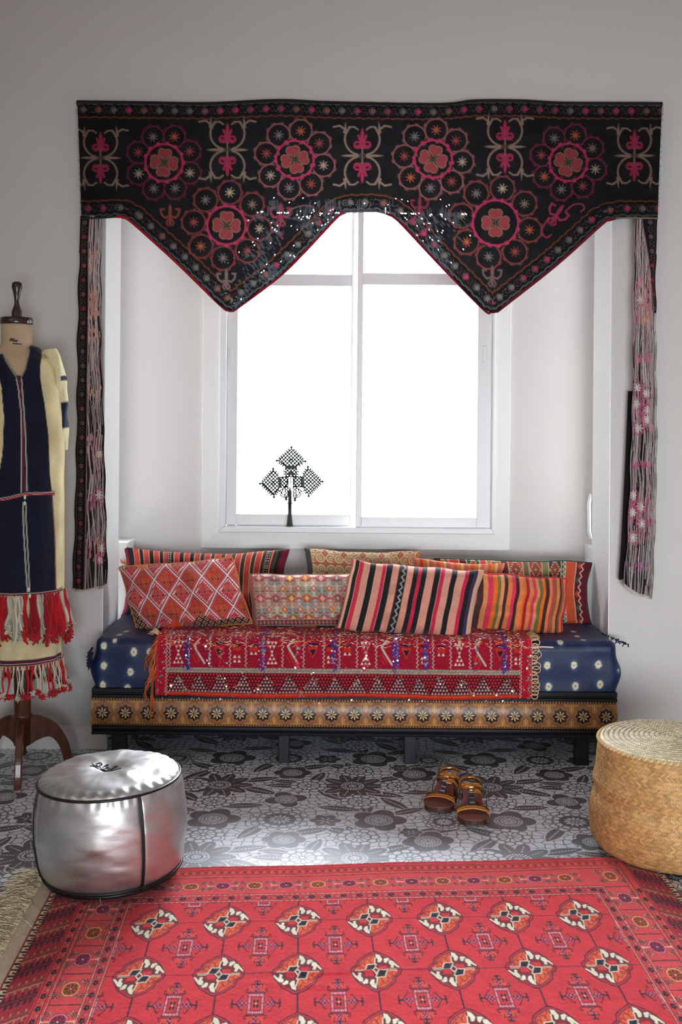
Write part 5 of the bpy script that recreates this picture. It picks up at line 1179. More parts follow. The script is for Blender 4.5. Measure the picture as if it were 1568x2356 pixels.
# ------------------------------------------------------------------ pierced processional cross on the window sill
def build_cross():
    Yc = YB + .012; zs = fz0; c0 = P(665, 1208, Yc); s = F / Yc
    rt = empty('processional_cross', (c0[0], Yc, zs), 'dark pierced metal cross on a flared socket, standing on the window frame', 'cross')
    def w2(px, py): return np.array([c0[0] + (px - 665) / s, Yc, zs + (1208 - py) / s])
    mb = MB()
    def bar(a, b, wd=1.5):
        A, B = w2(*a), w2(*b); d = B - A; l = np.linalg.norm(d)
        if l < 1e-5: return
        n = np.array([-d[2], 0, d[0]]) / l * wd / 2 / s; t = .0014
        V = [A + n, B + n, B - n, A - n]; mb.add([(v[0], Yc - t, v[2]) for v in V] + [(v[0], Yc + t, v[2]) for v in V], [(0, 1, 2, 3), (7, 6, 5, 4), (0, 4, 5, 1), (1, 5, 6, 2), (2, 6, 7, 3), (3, 7, 4, 0)])
    def ball(p, r): c = w2(*p); mb.ball(c, r / s, 8)
    def lattice(pg, sp, angs, wd=1.0):
        P2 = np.array(pg, float); c = P2.mean(0); R = np.abs(P2 - c).max() * 1.5
        for a in angs:
            d = np.array([math.cos(a), math.sin(a)]); n = np.array([-d[1], d[0]])
            for k in np.arange(-R, R, sp):
                ts = np.linspace(-R, R, 160); pts = c + n * k + d * ts[:, None]; ins = poly(pts[:, 0], pts[:, 1], pg) < 0
                j = np.where(ins)[0]
                if len(j) > 2: bar(pts[j[0]], pts[j[-1]], wd)
    def outline(pg, wd, balls=None, r=2.3, off=3.4):
        n = len(pg); ctr = np.mean(pg, 0)
        for i in range(n):
            a, b = np.array(pg[i], float), np.array(pg[(i + 1) % n], float); bar(a, b, wd)
            if balls and i in balls:
                m = max(2, int(np.hypot(*(b - a)) / 5)); nrm_ = np.array([-(b - a)[1], (b - a)[0]]); nrm_ /= np.hypot(*nrm_)
                if np.dot(nrm_, (a + b) / 2 - ctr) < 0: nrm_ = -nrm_
                for k in range(1, m): q = a + (b - a) * k / m; bar(q, q + nrm_ * off, 2.6); ball(q + nrm_ * off, r)
    def head(tip, c1, c2, b1, b2):   # arrow-shaped lobe: tip, two corners, two base points
        pg = [tip, c1, b1, b2, c2]; outline(pg, 3.0, (0, 1, 3, 4)); lattice(pg, 6.0, (PI / 4, -PI / 4), 3.0)
        c_ = np.mean(pg, 0)
        for p in (tip, c1, c2):
            q_ = np.array(p) + (np.array(p) - c_) / np.hypot(*(np.array(p) - c_)) * 4; bar(p, q_, 3.4); ball(q_, 3.2)
        c = np.mean(pg, 0); 
        for r in (4,):
            q = [c + r * np.array([math.cos(t), math.sin(t)]) for t in np.arange(13) * PI / 6]; [bar(q[i], q[i + 1], 2.2) for i in range(12)]
    head((668.5, 1030), (639, 1057), (697, 1058), (655, 1069), (681, 1069))
    head((601, 1110), (627, 1080), (629, 1137), (640, 1095), (641, 1120))
    head((737, 1104.5), (707, 1075), (709, 1134), (696, 1092), (697, 1119))
    def solid(pg):
        V = [w2(*p) for p in pg]; n = len(V); mb.add([(v[0], Yc - .002, v[2]) for v in V] + [(v[0], Yc + .002, v[2]) for v in V], [tuple(range(n)), tuple(range(2 * n - 1, n - 1, -1))] + [(i, i + n, (i + 1) % n + n, (i + 1) % n) for i in range(n)])
    solid([(653.5, 1069), (682.5, 1069), (681.5, 1075), (654.5, 1075)]); solid([(639, 1094), (644, 1094), (645, 1120), (640, 1121)]); solid([(691, 1093), (697, 1091), (698, 1119), (692, 1119)])
    up = [(654.5, 1075), (681.5, 1075), (679.5, 1094), (656.5, 1094)]; outline(up, 2.4, (1, 3)); lattice(up, 5.6, (PI / 4, -PI / 4), 3.1)
    lf = [(644, 1095), (661, 1093), (661, 1116), (645, 1119)]; rg_ = [(674, 1093), (691, 1093), (692, 1118), (674, 1116)]
    for p in (lf, rg_): outline(p, 2.4); lattice(p, 5.6, (PI / 4, -PI / 4), 3.1)
    l1 = [(655, 1116), (662, 1116), (661, 1141), (654, 1141)]; l2 = [(673, 1116), (680, 1116), (681, 1142), (674, 1142)]
    for p in (l1, l2): outline(p, 2.2); lattice(p, 5.2, (PI / 4, -PI / 4), 2.2)
    solid([(654, 1142), (660.5, 1142), (660, 1149), (654.5, 1149)]); solid([(675, 1143), (681, 1143), (680.5, 1151), (675, 1151)])
    solid([(663, 1083), (673, 1081), (675, 1090), (661, 1090)])
    for d in (-6, 0, 6): bar((667.5 + d, 1094), (667.5 + d, 1117), 2); bar((657, 1105 + d), (679, 1105 + d), 2)
    for sg in (-1, 1):
        q = [(667.5 + sg * 13, 1119), (667.5 + sg * 24, 1125), (667.5 + sg * 18, 1136), (667.5 + sg * 12, 1136)]; [bar(q[i], q[i + 1], 2.8) for i in range(3)]
        q = [(667.5 + sg * 17, 1122), (667.5 + sg * 20, 1130), (667.5 + sg * 24, 1134), (667.5 + sg * 19, 1141), (667.5 + sg * 13, 1140)]; [bar(q[i], q[i + 1], 2.8) for i in range(4)]
        ball((667.5 + sg * 26, 1128), 2)
    mb.build('pierced_head', M_metal, rt)
    st = MB().lathe([(7.9 / s, 0), (8.2 / s, .002), (7.2 / s, .006), (5.6 / s, .03), (4.2 / s, .07), (4.3 / s, .1), (6 / s, .102), (6 / s, .106), (4.3 / s, .108), (4.5 / s, .148), (4.6 / s, .155), (2.4 / s, .163), (.8 / s, .178)], 0, 0, 16)
    st.V = [(v[0] + c0[0] + .002, v[1] + Yc, v[2] + zs + .0003) for v in st.V]; st.build('socket_stem', M_metal, rt, True)
build_cross()

# ------------------------------------------------------------------ dress form
YD = 3.95; SD = F / YD
def dz(py): return H - (py - 950 + .0085 * 730) / SD
def dxp(px): return (px - U0 + 0) / SD
AX = dxp(48)
form = empty('dress_form', (AX, YD, 0), "dressmaker's mannequin on a turned wooden tripod stand, left of the bay", 'mannequin')
pcx = dxp(57.5)
MB().lathe([(.0, .058), (.012, .06), (.02, .07), (.014, .082), (.016, .095), (.03, .1), (.03, .20), (.036, .203), (.037, .212), (.031, .217), (.031, .42), (.028, .9)], pcx, YD, 20).build('pole', M_wood, form, True)
def leg(ang, name='leg'):
    # flat sabre leg, profile in (r, z)
    up_ = crv([(.02, .205), (.07, .2), (.125, .165), (.165, .1), (.185, .03), (.21, .0)], 30); lo = crv([(.02, .095), (.06, .115), (.1, .12), (.132, .085), (.15, .03), (.155, .0)], 30)
    pr = [tuple(p) for p in up_] + [tuple(p) for p in lo[::-1]]
    n = len(up_); V = []; ca, sa = math.cos(ang), math.sin(ang)
    for sd in (-.0125, .0125):
        for r, z_ in list(up_) + list(lo): V.append((pcx + r * ca - sd * sa, YD + r * sa + sd * ca, max(z_, 0)))
    m = 2 * n; Fs = []
    for i in range(n - 1):
        Fs += [(i, i + 1, n + i + 1, n + i), (m + i, m + n + i, m + n + i + 1, m + i + 1), (i, m + i, m + i + 1, i + 1), (n + i, n + i + 1, m + n + i + 1, m + n + i)]
    Fs += [(0, n, m + n, m), (n - 1, m + n - 1, m + 2 * n - 1, 2 * n - 1)]
    MB().add(V, Fs).build(name, M_wood, form, bevel=.004)
leg(math.radians(-78)); leg(math.radians(24)); leg(math.radians(150))
ncx = dxp(36)
def tprof(z):      # torso half-widths: (a, b)
    ys = [745, 795, 812, 828, 850, 880, 930, 1000, 1080, 1160, 1250, 1350]
    a = [35, 36, 60, 78, 88, 92, 96, 92, 88, 94, 96, 94]; b = [34, 36, 44, 56, 64, 70, 76, 70, 62, 66, 70, 68]
    py = 950 + (H - z) * SD - 6; return np.interp(py, ys, a) / SD, np.interp(py, ys, b) / SD, np.interp(py, [745, 800, 860], [36, 38, 48])
zs_ = np.linspace(dz(1350), dz(746), 90); th_ = np.linspace(0, 2 * PI, 64, endpoint=False); Vt = []
for z_ in zs_:
    a, b, c = tprof(z_); Vt.append(np.stack([dxp(c) + a * .97 * np.cos(th_), YD + b * .97 * np.sin(th_), np.full(64, z_)], -1))
to = grid('torso', np.array(Vt), None, M_linen, form, wrapx=True)
MB().lathe([(.0, dz(747)), (.058, dz(747)), (.0595, dz(744)), (.0595, dz(734)), (.056, dz(731)), (.0, dz(730.5))], ncx, YD, 40).build('neck_cap', M_darkwood, form, True)
MB().lathe([(.02, dz(731)), (.019, dz(727)), (.0185, dz(716)), (.014, dz(709)), (.009, dz(700)), (.009, dz(690)), (.0135, dz(675)), (.0195, dz(660)), (.018, dz(652)), (.011, dz(648.5)), (.0, dz(648))], dxp(36.5), YD, 24).build('finial', M_darkwood, form, True)
def letters(txt, size, px, py, name, shear=0.0, rot=-.1):
    cu = bpy.data.curves.new('lettering', 'FONT'); cu.body = txt; cu.size = size; cu.shear = shear; cu.extrude = .0002; cu.offset = .0006
    o = bpy.data.objects.new('lettering', cu); C.objects.link(o); dg = bpy.context.evaluated_depsgraph_get(); me = bpy.data.meshes.new_from_object(o.evaluated_get(dg)); bpy.data.objects.remove(o)
    n = len(me.vertices); co = np.empty(n * 3); me.vertices.foreach_get('co', co); co = co.reshape(-1, 3)
    ca, sa = math.cos(rot), math.sin(rot); x = co[:, 0] * ca - co[:, 1] * sa; y = co[:, 0] * sa + co[:, 1] * ca
    X_ = dxp(px) + x; Z_ = dz(py) + y; out = np.empty((n, 3))
    for i in range(n):
        a, b, c = tprof(Z_[i]); q = np.clip((X_[i] - dxp(c)) / (a * .97), -.99, .99); out[i] = (X_[i], YD - b * .97 * math.sqrt(1 - q * q) - .0007 - (co[i, 2] > 0) * .0003, Z_[i])
    me.vertices.foreach_set('co', out.astype(np.float32).ravel()); me.update(); link(name, me, M_ink, to)
letters('Miss', .017, 30, 787, 'lettering', .35, -.13); letters('MANNEQUIN', .0048, 39, 794, 'lettering', 0, -.05)

# ------------------------------------------------------------------ dress on the form
def build_dress():
    dr = empty('dress', (AX, YD, dz(1515)), 'navy and cream embroidered dress with red and white tassel fringes, on the mannequin', 'dress')
    ys = [793, 800, 815, 828, 845, 860, 905, 950, 1020, 1100, 1150, 1250, 1350, 1450, 1515]
    aa = [26, 44, 58, 78, 87, 90, 95, 98, 100, 99, 100, 99, 98, 96, 95]; bb = [37, 40, 48, 60, 68, 72, 80, 80, 76, 74, 76, 80, 84, 84, 84]
    nyd, nxd = 420, 270
    py = np.linspace(793, 1514, nyd); th = np.linspace(0, 2 * PI, nxd, endpoint=False); TH, PY = np.meshgrid(th, py)
    fold = 1 + .018 * np.sin(TH * 11 + PY * .004) * sstep(950, 1400, PY) + .012 * (vnoise(TH * 5, PY * .006, 5) - .5) * 2
    A = np.interp(PY, ys, aa) * fold; B = np.interp(PY, ys, bb) * fold
    cxp = np.interp(PY, [793, 815, 850], [44, 46, 48])
    XP = cxp + A * np.cos(TH); Wd = np.stack([(XP - U0) / SD, YD + B * np.sin(TH) / SD, dz(PY)], -1)
    front = np.sin(TH) < .05
    cv = Cv(0, 1, 0, 1, 10, 10, (220, 204, 156), XP, PY); cv.px = 1.0
    cv.img *= (.9 + .2 * vnoise(XP * .08, PY * .03, 4))[..., None]
    bk = cv.img.copy()
    NVY = (27, 29, 46); WH = (196, 190, 180)
    lefte = [(-40, 790), (0, 832), (16, 860), (28, 895), (34, 960), (30, 1040), (20, 1095), (11, 1130), (8, 1180), (8, 1360)]; righte = [(141, 1360), (137, 1230), (133, 1140), (128, 1090), (125, 1000), (118, 930), (108, 870), (105, 825), (88, 790)]
    pan = poly(XP, PY, lefte + righte); cv.fill(pan, NVY)
    cv.img *= (.8 + .4 * vnoise(XP * .06, PY * .02, 12))[..., None]
    for q, c, w_ in (([(58, 866), (66, 900), (72, 950), (73, 1000), (72, 1126)], WH, 1.1), ([(70, 868), (74, 900), (79, 960), (82, 1050), (84, 1124)], WH, 1.1), ([(64, 870), (70, 900), (75, 960), (77, 1050), (78, 1124)], (120, 34, 50), 1.3),
                     ([(77, 1150), (78, 1200), (84, 1290), (89, 1352)], WH, 1.1), ([(82, 1150), (84, 1200), (90, 1290), (93, 1352)], WH, 1.0), ([(12, 1146), (10, 1200), (10, 1352)], WH, .8), ([(8, 1146), (6.5, 1352)], (110, 40, 54), 1.0), ([(133, 1150), (138, 1240), (141, 1352)], (150, 96, 90), .9)):
        cv.fill(pline(XP, PY, q, w_), c)
    def hb(y0, y1, c, a=8, b=136): yc = np.interp(XP, [8, 40, 75, 100, 135], [1142, 1138, 1129, 1127, 1128]); cv.fill(np.maximum(np.maximum(y0 + yc - PY, PY - yc - y1), np.maximum(a - XP, XP - b)), c)
    hb(-1.5, 8.5, (46, 20, 30)); hb(0, 1.4, WH); hb(1.8, 4.2, (176, 34, 54)); hb(4.6, 5.6, WH); hb(6, 7, (176, 34, 54))
    # neckline braid
    for q in ([(-14, 776), (0, 790), (30, 830), (58, 868)], [(69, 793), (75, 806), (77.5, 826), (76, 850), (69, 868)]):
        for off, c, w_ in ((0, (46, 46, 50), 4.4), (-1.2, (140, 138, 134), .9), (1.5, (160, 156, 150), .9)): cv.fill(pline(XP - off * .8, PY - off, q, w_), c)
    # hem trims
    for y0, y1, c in ((1350, 1356, (30, 22, 34)), (1351.5, 1352.6, WH), (1353.5, 1355.5, (150, 30, 54))): cv.fill(np.maximum(y0 - PY, PY - y1), c)
    for y0, y1, c in ((1499, 1513, (26, 20, 32)), (1500, 1501.2, WH), (1503, 1506, (120, 30, 60)), (1508, 1509.2, WH), (1510, 1512, (110, 26, 50))): cv.fill(np.maximum(y0 - PY, PY - y1), c)
    img = np.where(front[..., None], cv.img, bk)
    mid = (PY > 1357) & (PY < 1498); img = np.where(mid[..., None], bk, img)
    Vn = poly(XP, PY, [(-14, 770), (58, 866), (69, 866), (76, 850), (77, 826), (75, 806), (69, 786), (30, 780)])
    keep = ~((Vn < 0) & front)[:-1, :]
    keep = keep[:, :]
    bodyo = grid('body', Wd, img, M_cloth, dr, wrapx=True, keep=keep[:, :])
    def surf(t, p, o=1.03):
        a, b = np.interp(p, ys, aa), np.interp(p, ys, bb); return np.array([(48 + a * o * math.cos(t) - U0) / SD, YD + b * o * math.sin(t) / SD, dz(p)])
    # thick tassels, row one
    def yarn(name, t, p0, ln, r, col, flare, wav=.004, n=9, mt=M_yarn, knob=0, par=dr):
        pts = []
        for k in np.linspace(0, 1, n):
            q = surf(t + wav * 2 * math.sin(k * 5 + t * 9), p0, 1.04 + flare * k); q[2] -= ln * k; q[0] += wav * math.sin(k * 7 + t * 30); pts.append(q)
        rr = np.full(n, r); 
        if knob: rr[-2:] = r * knob; rr[-1] = r * knob * .6
        else: rr = r * np.array([.6 + .6 * math.sin(min(1, k * 1.3) * PI * .55) for k in np.linspace(0, 1, n)])
        return np.array(pts), rr
    RDc, WHc = (196, 28, 38), (214, 206, 182)
    seq = 'RRWRRRRWWWRRRRRRWWWRRRWRRRRRWRRRWWRRRRRRRWWRRRRRRRRRRWRRR'
    for i, ch in enumerate(seq):
        t = -PI + (i + .5) / len(seq) * 2 * PI - .2; t = t if t < PI else t - 2 * PI
        ln = (.175 if ch == 'R' else .15) * rng.uniform(.82, 1.05); c = RDc if ch == 'R' else WHc; pts, rad, cols = [], [], []
        for k in range(10):
            a, b = yarn('', t + rng.normal(0, .03), 1356 + rng.uniform(-1, 4), ln * rng.uniform(.75, 1.03), rng.uniform(.0042, .0062), c, .10 + rng.uniform(-.05, .08), .003 + .002 * rng.random()); f_ = rng.uniform(.72, 1.08)
            pts.append(a); rad.append(b); cols.append(tuple(min(255, q * f_) for q in c))
        for k in range(20):                       # ravelled ends
            e = pts[k % 10][-1]; d = rng.normal(0, .0055, 3); pts.append(np.array([e, e + d * .6, e + d * 1.3 + [0, 0, -.004]])); rad.append(np.full(3, .0036)); f_ = rng.uniform(.8, 1.1); cols.append(tuple(min(255, q * f_) for q in c))
        o = tubes('tassel', pts, rad, M_yarn, dr, cols, 5)
    # fine strings with pompoms, row two
    n2 = 64
    for i in range(n2):
        t = -PI + (i + .5) / n2 * 2 * PI; grp = int(i * 1.0) % 5
        c = RDc if grp in (0, 1) else (222, 212, 190); pts, rad, cols = [], [], []
        for k in range(3):
            a, b = yarn('', t + rng.normal(0, .014), 1514, .115 * rng.uniform(.8, 1.02), .0014 if c != RDc else .002, c, .1 + rng.uniform(-.04, .06), .003); pts.append(a); rad.append(np.full(len(a), .0016 if c != RDc else .0024)); cols.append(c)
        e = pts[0][-1]; pc = RDc if i % 3 else (226, 216, 200)
        for k in range(34):
            d = rng.normal(0, 1, 3); d /= np.linalg.norm(d); pts.append(np.array([e, e + d * .008, e + d * rng.uniform(.011, .017) + [0, 0, -.002]])); rad.append(np.array([.0028, .0026, .0014])); f_ = rng.uniform(.8, 1.1); cols.append(tuple(min(255, q * f_) for q in pc))
        tubes('pompom_string', pts, rad, M_yarn, dr, cols, 4)
    # woven header of the fringes
    for p_, c1, c2 in ((1358, (200, 192, 170), (150, 60, 60)), (1516, (190, 30, 44), (222, 210, 190))):
        pts, cols = [], []
        for i in range(150):
            t = i / 150 * 2 * PI; q = surf(t, p_, 1.035); pts.append(np.array([q + [0, 0, .004], q + [0, 0, -.002], q + [0, 0, -.010]])); cols.append(c1 if i % 2 else c2)
        tubes('fringe_header', pts, [.0022] * len(pts), M_yarn, dr, cols, 5, 'stuff')
    # cowrie shells
    for (px, py_) in ((80, 1138), (80, 1151), (91, 1343), (93, 1357), (2, 1352)):
        t = -math.acos(np.clip((px - 48) / np.interp(py_, ys, aa), -.99, .99)); q = surf(t, py_, 1.0 + .05)
        MB().ball((q[0], q[1] - .003, q[2]), .0055, 10, .85, .6, 1.5).build('cowrie', M_shell, dr, True)
    # the limp sleeve folded back over the right shoulder and hanging behind
    prof = crv([(118, 806, 14, -20), (131, 830, 13, -12), (136, 862, 13, -4), (137, 905, 15, 4), (139, 960, 14, 10), (140, 1010, 13, 14), (140, 1038, 10, 16)], 60); Vs, cs = [], []
    for (px, py_, r_, dy_) in prof:
        a_ = np.linspace(0, 2 * PI, 28, endpoint=False); wob = 1 + .13 * np.sin(a_ * 3 + py_ * .05) + .10 * math.sin(py_ * .11) * np.cos(a_)
        Vs.append(np.stack([(px + r_ * wob * np.cos(a_) - U0) / SD, YD + (dy_ + 1.5 * r_ * wob * np.sin(a_)) / SD, np.full(28, dz(py_)) + .006 * np.cos(a_)], -1))
        base = np.tile(L((226, 214, 170)), (28, 1)); m = (np.cos(a_) > .35) & (925 < py_ < 985); base[m] = L((34, 38, 62)); 
        if 868 < py_ < 878: base[np.cos(a_) > .6] = L((34, 38, 62))
        cs.append(base)
    grid('sleeve', np.array(Vs), np.array(cs), M_cloth, dr, wrapx=True, flip=True)
    MB().ball(surf(-.05, 826, 1.0) + np.array([.004, -.01, .004]), .012, 10, .9, 1, .55).build('shoulder_tuft', M_piping, dr, True)
    # the raised stitched seam down the front
build_dress()

# ------------------------------------------------------------------ silver leather pouf on the rug
def build_pouf():
    cx, cy = P(261, 1950, 3.06)[0], 3.055; zf = .012
    pf = empty('pouf', (cx, cy, zf), 'round silver leather pouf with black piping on the rug', 'pouf'); 
    prof = [(.15, .0), (.178, .004), (.193, .02), (.206, .05), (.214, .10), (.2165, .15), (.214, .2), (.207, .245), (.199, .27)]
    top = [(.199, .27), (.193, .281), (.175, .292), (.14, .300), (.10, .304), (.06, .302), (.03, .294), (.012, .286), (.0, .284)]
    def lat(pr, n, k, name, amp, mt, seed):
        p = crv(pr, n); th = np.linspace(0, 2 * PI, k, endpoint=False); R, T = np.meshgrid(p[:, 0], th, indexing='ij'); Z = np.tile(p[:, 1:], (1, k))
        ux, uy = np.cos(T), np.sin(T)
        nz = vnoise(ux * 3 + 9, Z * 26 + uy * 3 + 9, seed) - .5 + .25 * (vnoise(ux * 6 + 9, Z * 70 + uy * 6 + 9, seed + 1) - .5)
        if name == 'top_panel':
            nz = vnoise(R * ux * 16 + 9, R * uy * 16 + 9, seed) - .5 + .3 * (vnoise(R * ux * 45 + 9, R * uy * 45 + 9, seed) - .5)
            Z = Z + .007 * nz * np.clip(R / .1, 0, 1) * np.clip((.199 - R) / .03, 0, 1) + .0012 * np.abs(np.sin(T * 4 + .4)) * np.clip((R - .02) / .1, 0, 1) * np.clip((.199 - R) / .04, 0, 1) * -1 + .002 * np.sin(T * 34) * np.exp(-((R - .19) / .012) ** 2) * -1
        else:
            R = R + .0055 * nz * np.clip(Z / .04, 0, 1) * np.clip((.27 - Z) / .03, 0, 1) + .0012 * np.sin(T * 40 + 3 * np.sin(T * 5)) * np.exp(-((Z - .262) / .014) ** 2)
            R = R - .004 * np.exp(-(np.angle(np.exp(1j * (T * 4 - sa * 4))) / 4 / .03) ** 2)
        V = np.stack([R * ux, R * uy, Z], -1); return grid(name, V, None, mt, pf, wrapx=True, flip=False)
    sa = math.radians(-54.4)                     # one of the four vertical seams
    b_ = lat(prof, 90, 260, 'side_panel', 1, M_silver, 3); t_ = lat(top, 70, 260, 'top_panel', 1, M_silver, 8)
    for o in (b_, t_): o.parent = pf; o.matrix_parent_inverse = Matrix.Identity(4)
    def child(o): o.parent = pf; o.matrix_parent_inverse = Matrix.Identity(4)
    ang = np.linspace(0, 2 * PI, 96, endpoint=False)
    child(tubes('rim_piping', [np.stack([.2005 * np.cos(ang), .2005 * np.sin(ang), np.full(96, .2705)], -1)], [.0042], M_piping, None, None, 8, None, True))
    child(tubes('base_piping', [np.stack([.196 * np.cos(ang), .196 * np.sin(ang), np.full(96, .018)], -1)], [.0042], M_piping, None, None, 8, None, True))
    p = crv(prof[1:], 40)
    for k in range(4):
        a = sa + k * PI / 2 + (0, .0, .0, -.13)[k]; child(tubes('seam_piping', [np.stack([(p[:, 0] + .001) * math.cos(a), (p[:, 0] + .001) * math.sin(a), p[:, 1]], -1)], [.0038], M_piping, None, None, 8))
    mb = MB(); mb.lathe([(.16, .0005), (.19, .003), (.185, .012)], 0, 0, 48); child(mb.build('base_panel', M_piping, None, True))
    zt = lambda x, y: np.interp(math.hypot(x, y), [q[0] for q in top[::-1]], [q[1] for q in top[::-1]]) + .0015
    mb = MB()
    fl_ = [[(0, 0), (-.01, .012), (-.02, .01), (-.03, .018), (-.036, .026)], [(0, 0), (-.012, -.002), (-.024, .006), (-.036, .004)], [(-.012, .008), (-.022, .024), (-.012, .034), (-.006, .026), (-.012, .02)], [(0, .004), (.012, .018), (.024, .012), (.034, .02), (.04, .016)],
           [(0, 0), (.016, .006), (.03, .002)], [(.004, -.004), (.03, -.012), (.05, -.016)], [(.05, -.016), (.056, -.012), (.058, -.018), (.05, -.02)], [(-.002, .012), (.004, .024), (.012, .03), (.008, .02)]]
    for q in fl_: c = crv([(a, b) for a, b in q], 20); mb.tube([(x - .02, y, zt(x - .02, y)) for x, y in c], .0011, 5)
    mb.ball((-.02, .0, zt(-.02, 0) - .002), .011, 12, 1.3, 1, .4)
    child(mb.build('embroidery', M_piping, None, True))
    mb = MB(); a = math.radians(-87); x, y = .196 * math.cos(a), .196 * math.sin(a) - .006
    mb.tube([(x, y, .012), (x - .001, y - .004, .006), (x + .003, y - .006, .004), (x + .004, y - .020, .003), (x + .001, y - .026, .003), (x - .003, y - .021, .003), (x - .001, y - .006, .004)], .0011, 5); child(mb.build('zip_pull', M_steel, None, True))
    pf.rotation_euler = (0, math.radians(-2.6), 0); pf.location = (cx, cy, zf + .009)
build_pouf()

# ------------------------------------------------------------------ lidded palm-leaf basket
def build_basket():
    cx, cy = 1.03, 3.285; bk = empty('basket', (cx, cy, .0122), 'round lidded basket plaited from palm leaf, at the corner of the rug', 'basket')
    prof = crv([(.195, 0), (.226, .008), (.243, .04), (.2475, .09), (.243, .135), (.2315, .168), (.2365, .2), (.230, .228), (.226, .26), (.222, .3), (.217, .325)], 170)
    # resample evenly
    s = np.concatenate([[0], np.cumsum(np.hypot(*np.diff(prof, axis=0).T))]); n = 160; q = np.linspace(0, s[-1], n); pr = np.stack([np.interp(q, s, prof[:, 0]), np.interp(q, s, prof[:, 1])], -1)
    k = 800; th = np.linspace(0, 2 * PI, k, endpoint=False); R, T = np.meshgrid(pr[:, 0], th, indexing='ij'); Z = np.tile(pr[:, 1:], (1, k)); S = np.tile(q[:, None], (1, k))
    U = T * .24; S2 = S + .004 * np.sin(T * 2 + .5) + T * .0035
    bh = .0118; row = np.floor(S2 / bh); f = S2 / bh - row; up = np.mod(row, 2); lp = .0075
    sl = np.where(up > 0, 1, -1) * (f - .5) * bh * 1.1; uu = (U + sl) / lp; li = np.floor(uu); fu = uu - li
    hsh = np.mod(np.sin(li * 12.98 + row * 78.2) * 43758.5, 1); tone = vnoise(T * 2.2 + 3, S * 16, 4)
    c = L((222, 178, 116)) * (1 - tone[..., None] * .5) + L((186, 120, 70)) * tone[..., None] * .5 + 0
    top_ = sstep(.12, .3, Z)[..., None]; c = c * (1 - .25 * top_) + L((206, 168, 104)) * .25 * top_
    c = c * (.68 + .5 * hsh[..., None]); gap = np.minimum(np.minimum(fu, 1 - fu) * 2, 1); c = c * (.42 + .58 * np.clip(gap * 2.2, 0, 1))[..., None]; eg = np.clip(np.minimum(f, 1 - f) * 7, 0, 1); c = c * (.72 + .28 * eg)[..., None]
    R = R + .0022 * np.sqrt(np.clip(gap, 0, 1)) * (.4 + .6 * eg) + .003 * (vnoise(T * 3, S * 20, 6) - .5)
    V = np.stack([cx + R * np.cos(T), cy + R * np.sin(T), .0122 + Z], -1); grid('body', V, c, M_straw, bk, wrapx=True)
    # lid: a spiral of sewn coils
    nr, k = 130, 500; r = np.linspace(.0005, .222, nr); th = np.linspace(0, 2 * PI, k, endpoint=False); R, T = np.meshgrid(r, th, indexing='ij'); cp = .0152
    ph = (R - T / (2 * PI) * cp) / cp; ci = np.floor(ph); fr_ = ph - ci; arc_ = (ci + .5) * cp * T / .0088; brd = np.mod(arc_ + np.where(fr_ < .5, fr_ * 1.6, (1 - fr_) * 1.6), 1)
    cc = L((244, 226, 188)) * np.ones(R.shape + (1,)); hs = np.mod(np.sin(np.floor(arc_ + fr_) * 12.9 + ci * 4.1) * 43758.5, 1)
    bump = np.sin(fr_ * PI) ** .6; bd = np.abs(np.sin(brd * PI)) ** .5
    cc = cc * (.7 + .42 * hs[..., None]) * (.5 + .5 * bump[..., None]) * (.55 + .45 * bd[..., None])
    Z = .327 + .010 * np.exp(-((R / .15) ** 4)) + .0038 * bump + .002 * bd - .012 * sstep(.208, .2225, R) + .004 * (vnoise(np.cos(T) * R * 20 + 9, np.sin(T) * R * 20 + 9, 3) - .5)
    V = np.stack([cx + R * np.cos(T), cy + R * np.sin(T), .0122 + Z], -1); ld = grid('lid', V, cc, M_straw, bk, wrapx=True)
    n_ = 620; a = np.linspace(0, 2 * PI, n_, endpoint=False); rp, rc = [], []
    for j in range(2):
        rr = .2225 + .0028 * np.cos(a * 78 + j * PI); zz_ = .322 + .0122 + .0028 * np.sin(a * 78 + j * PI); rp.append(np.stack([cx + rr * np.cos(a), cy + rr * np.sin(a), zz_], -1)); rc.append((224, 198, 146) if j else (196, 162, 108))
    tubes('rim_braid', rp, [.0036, .0036], M_straw, ld, rc, 6, None, True)
build_basket()

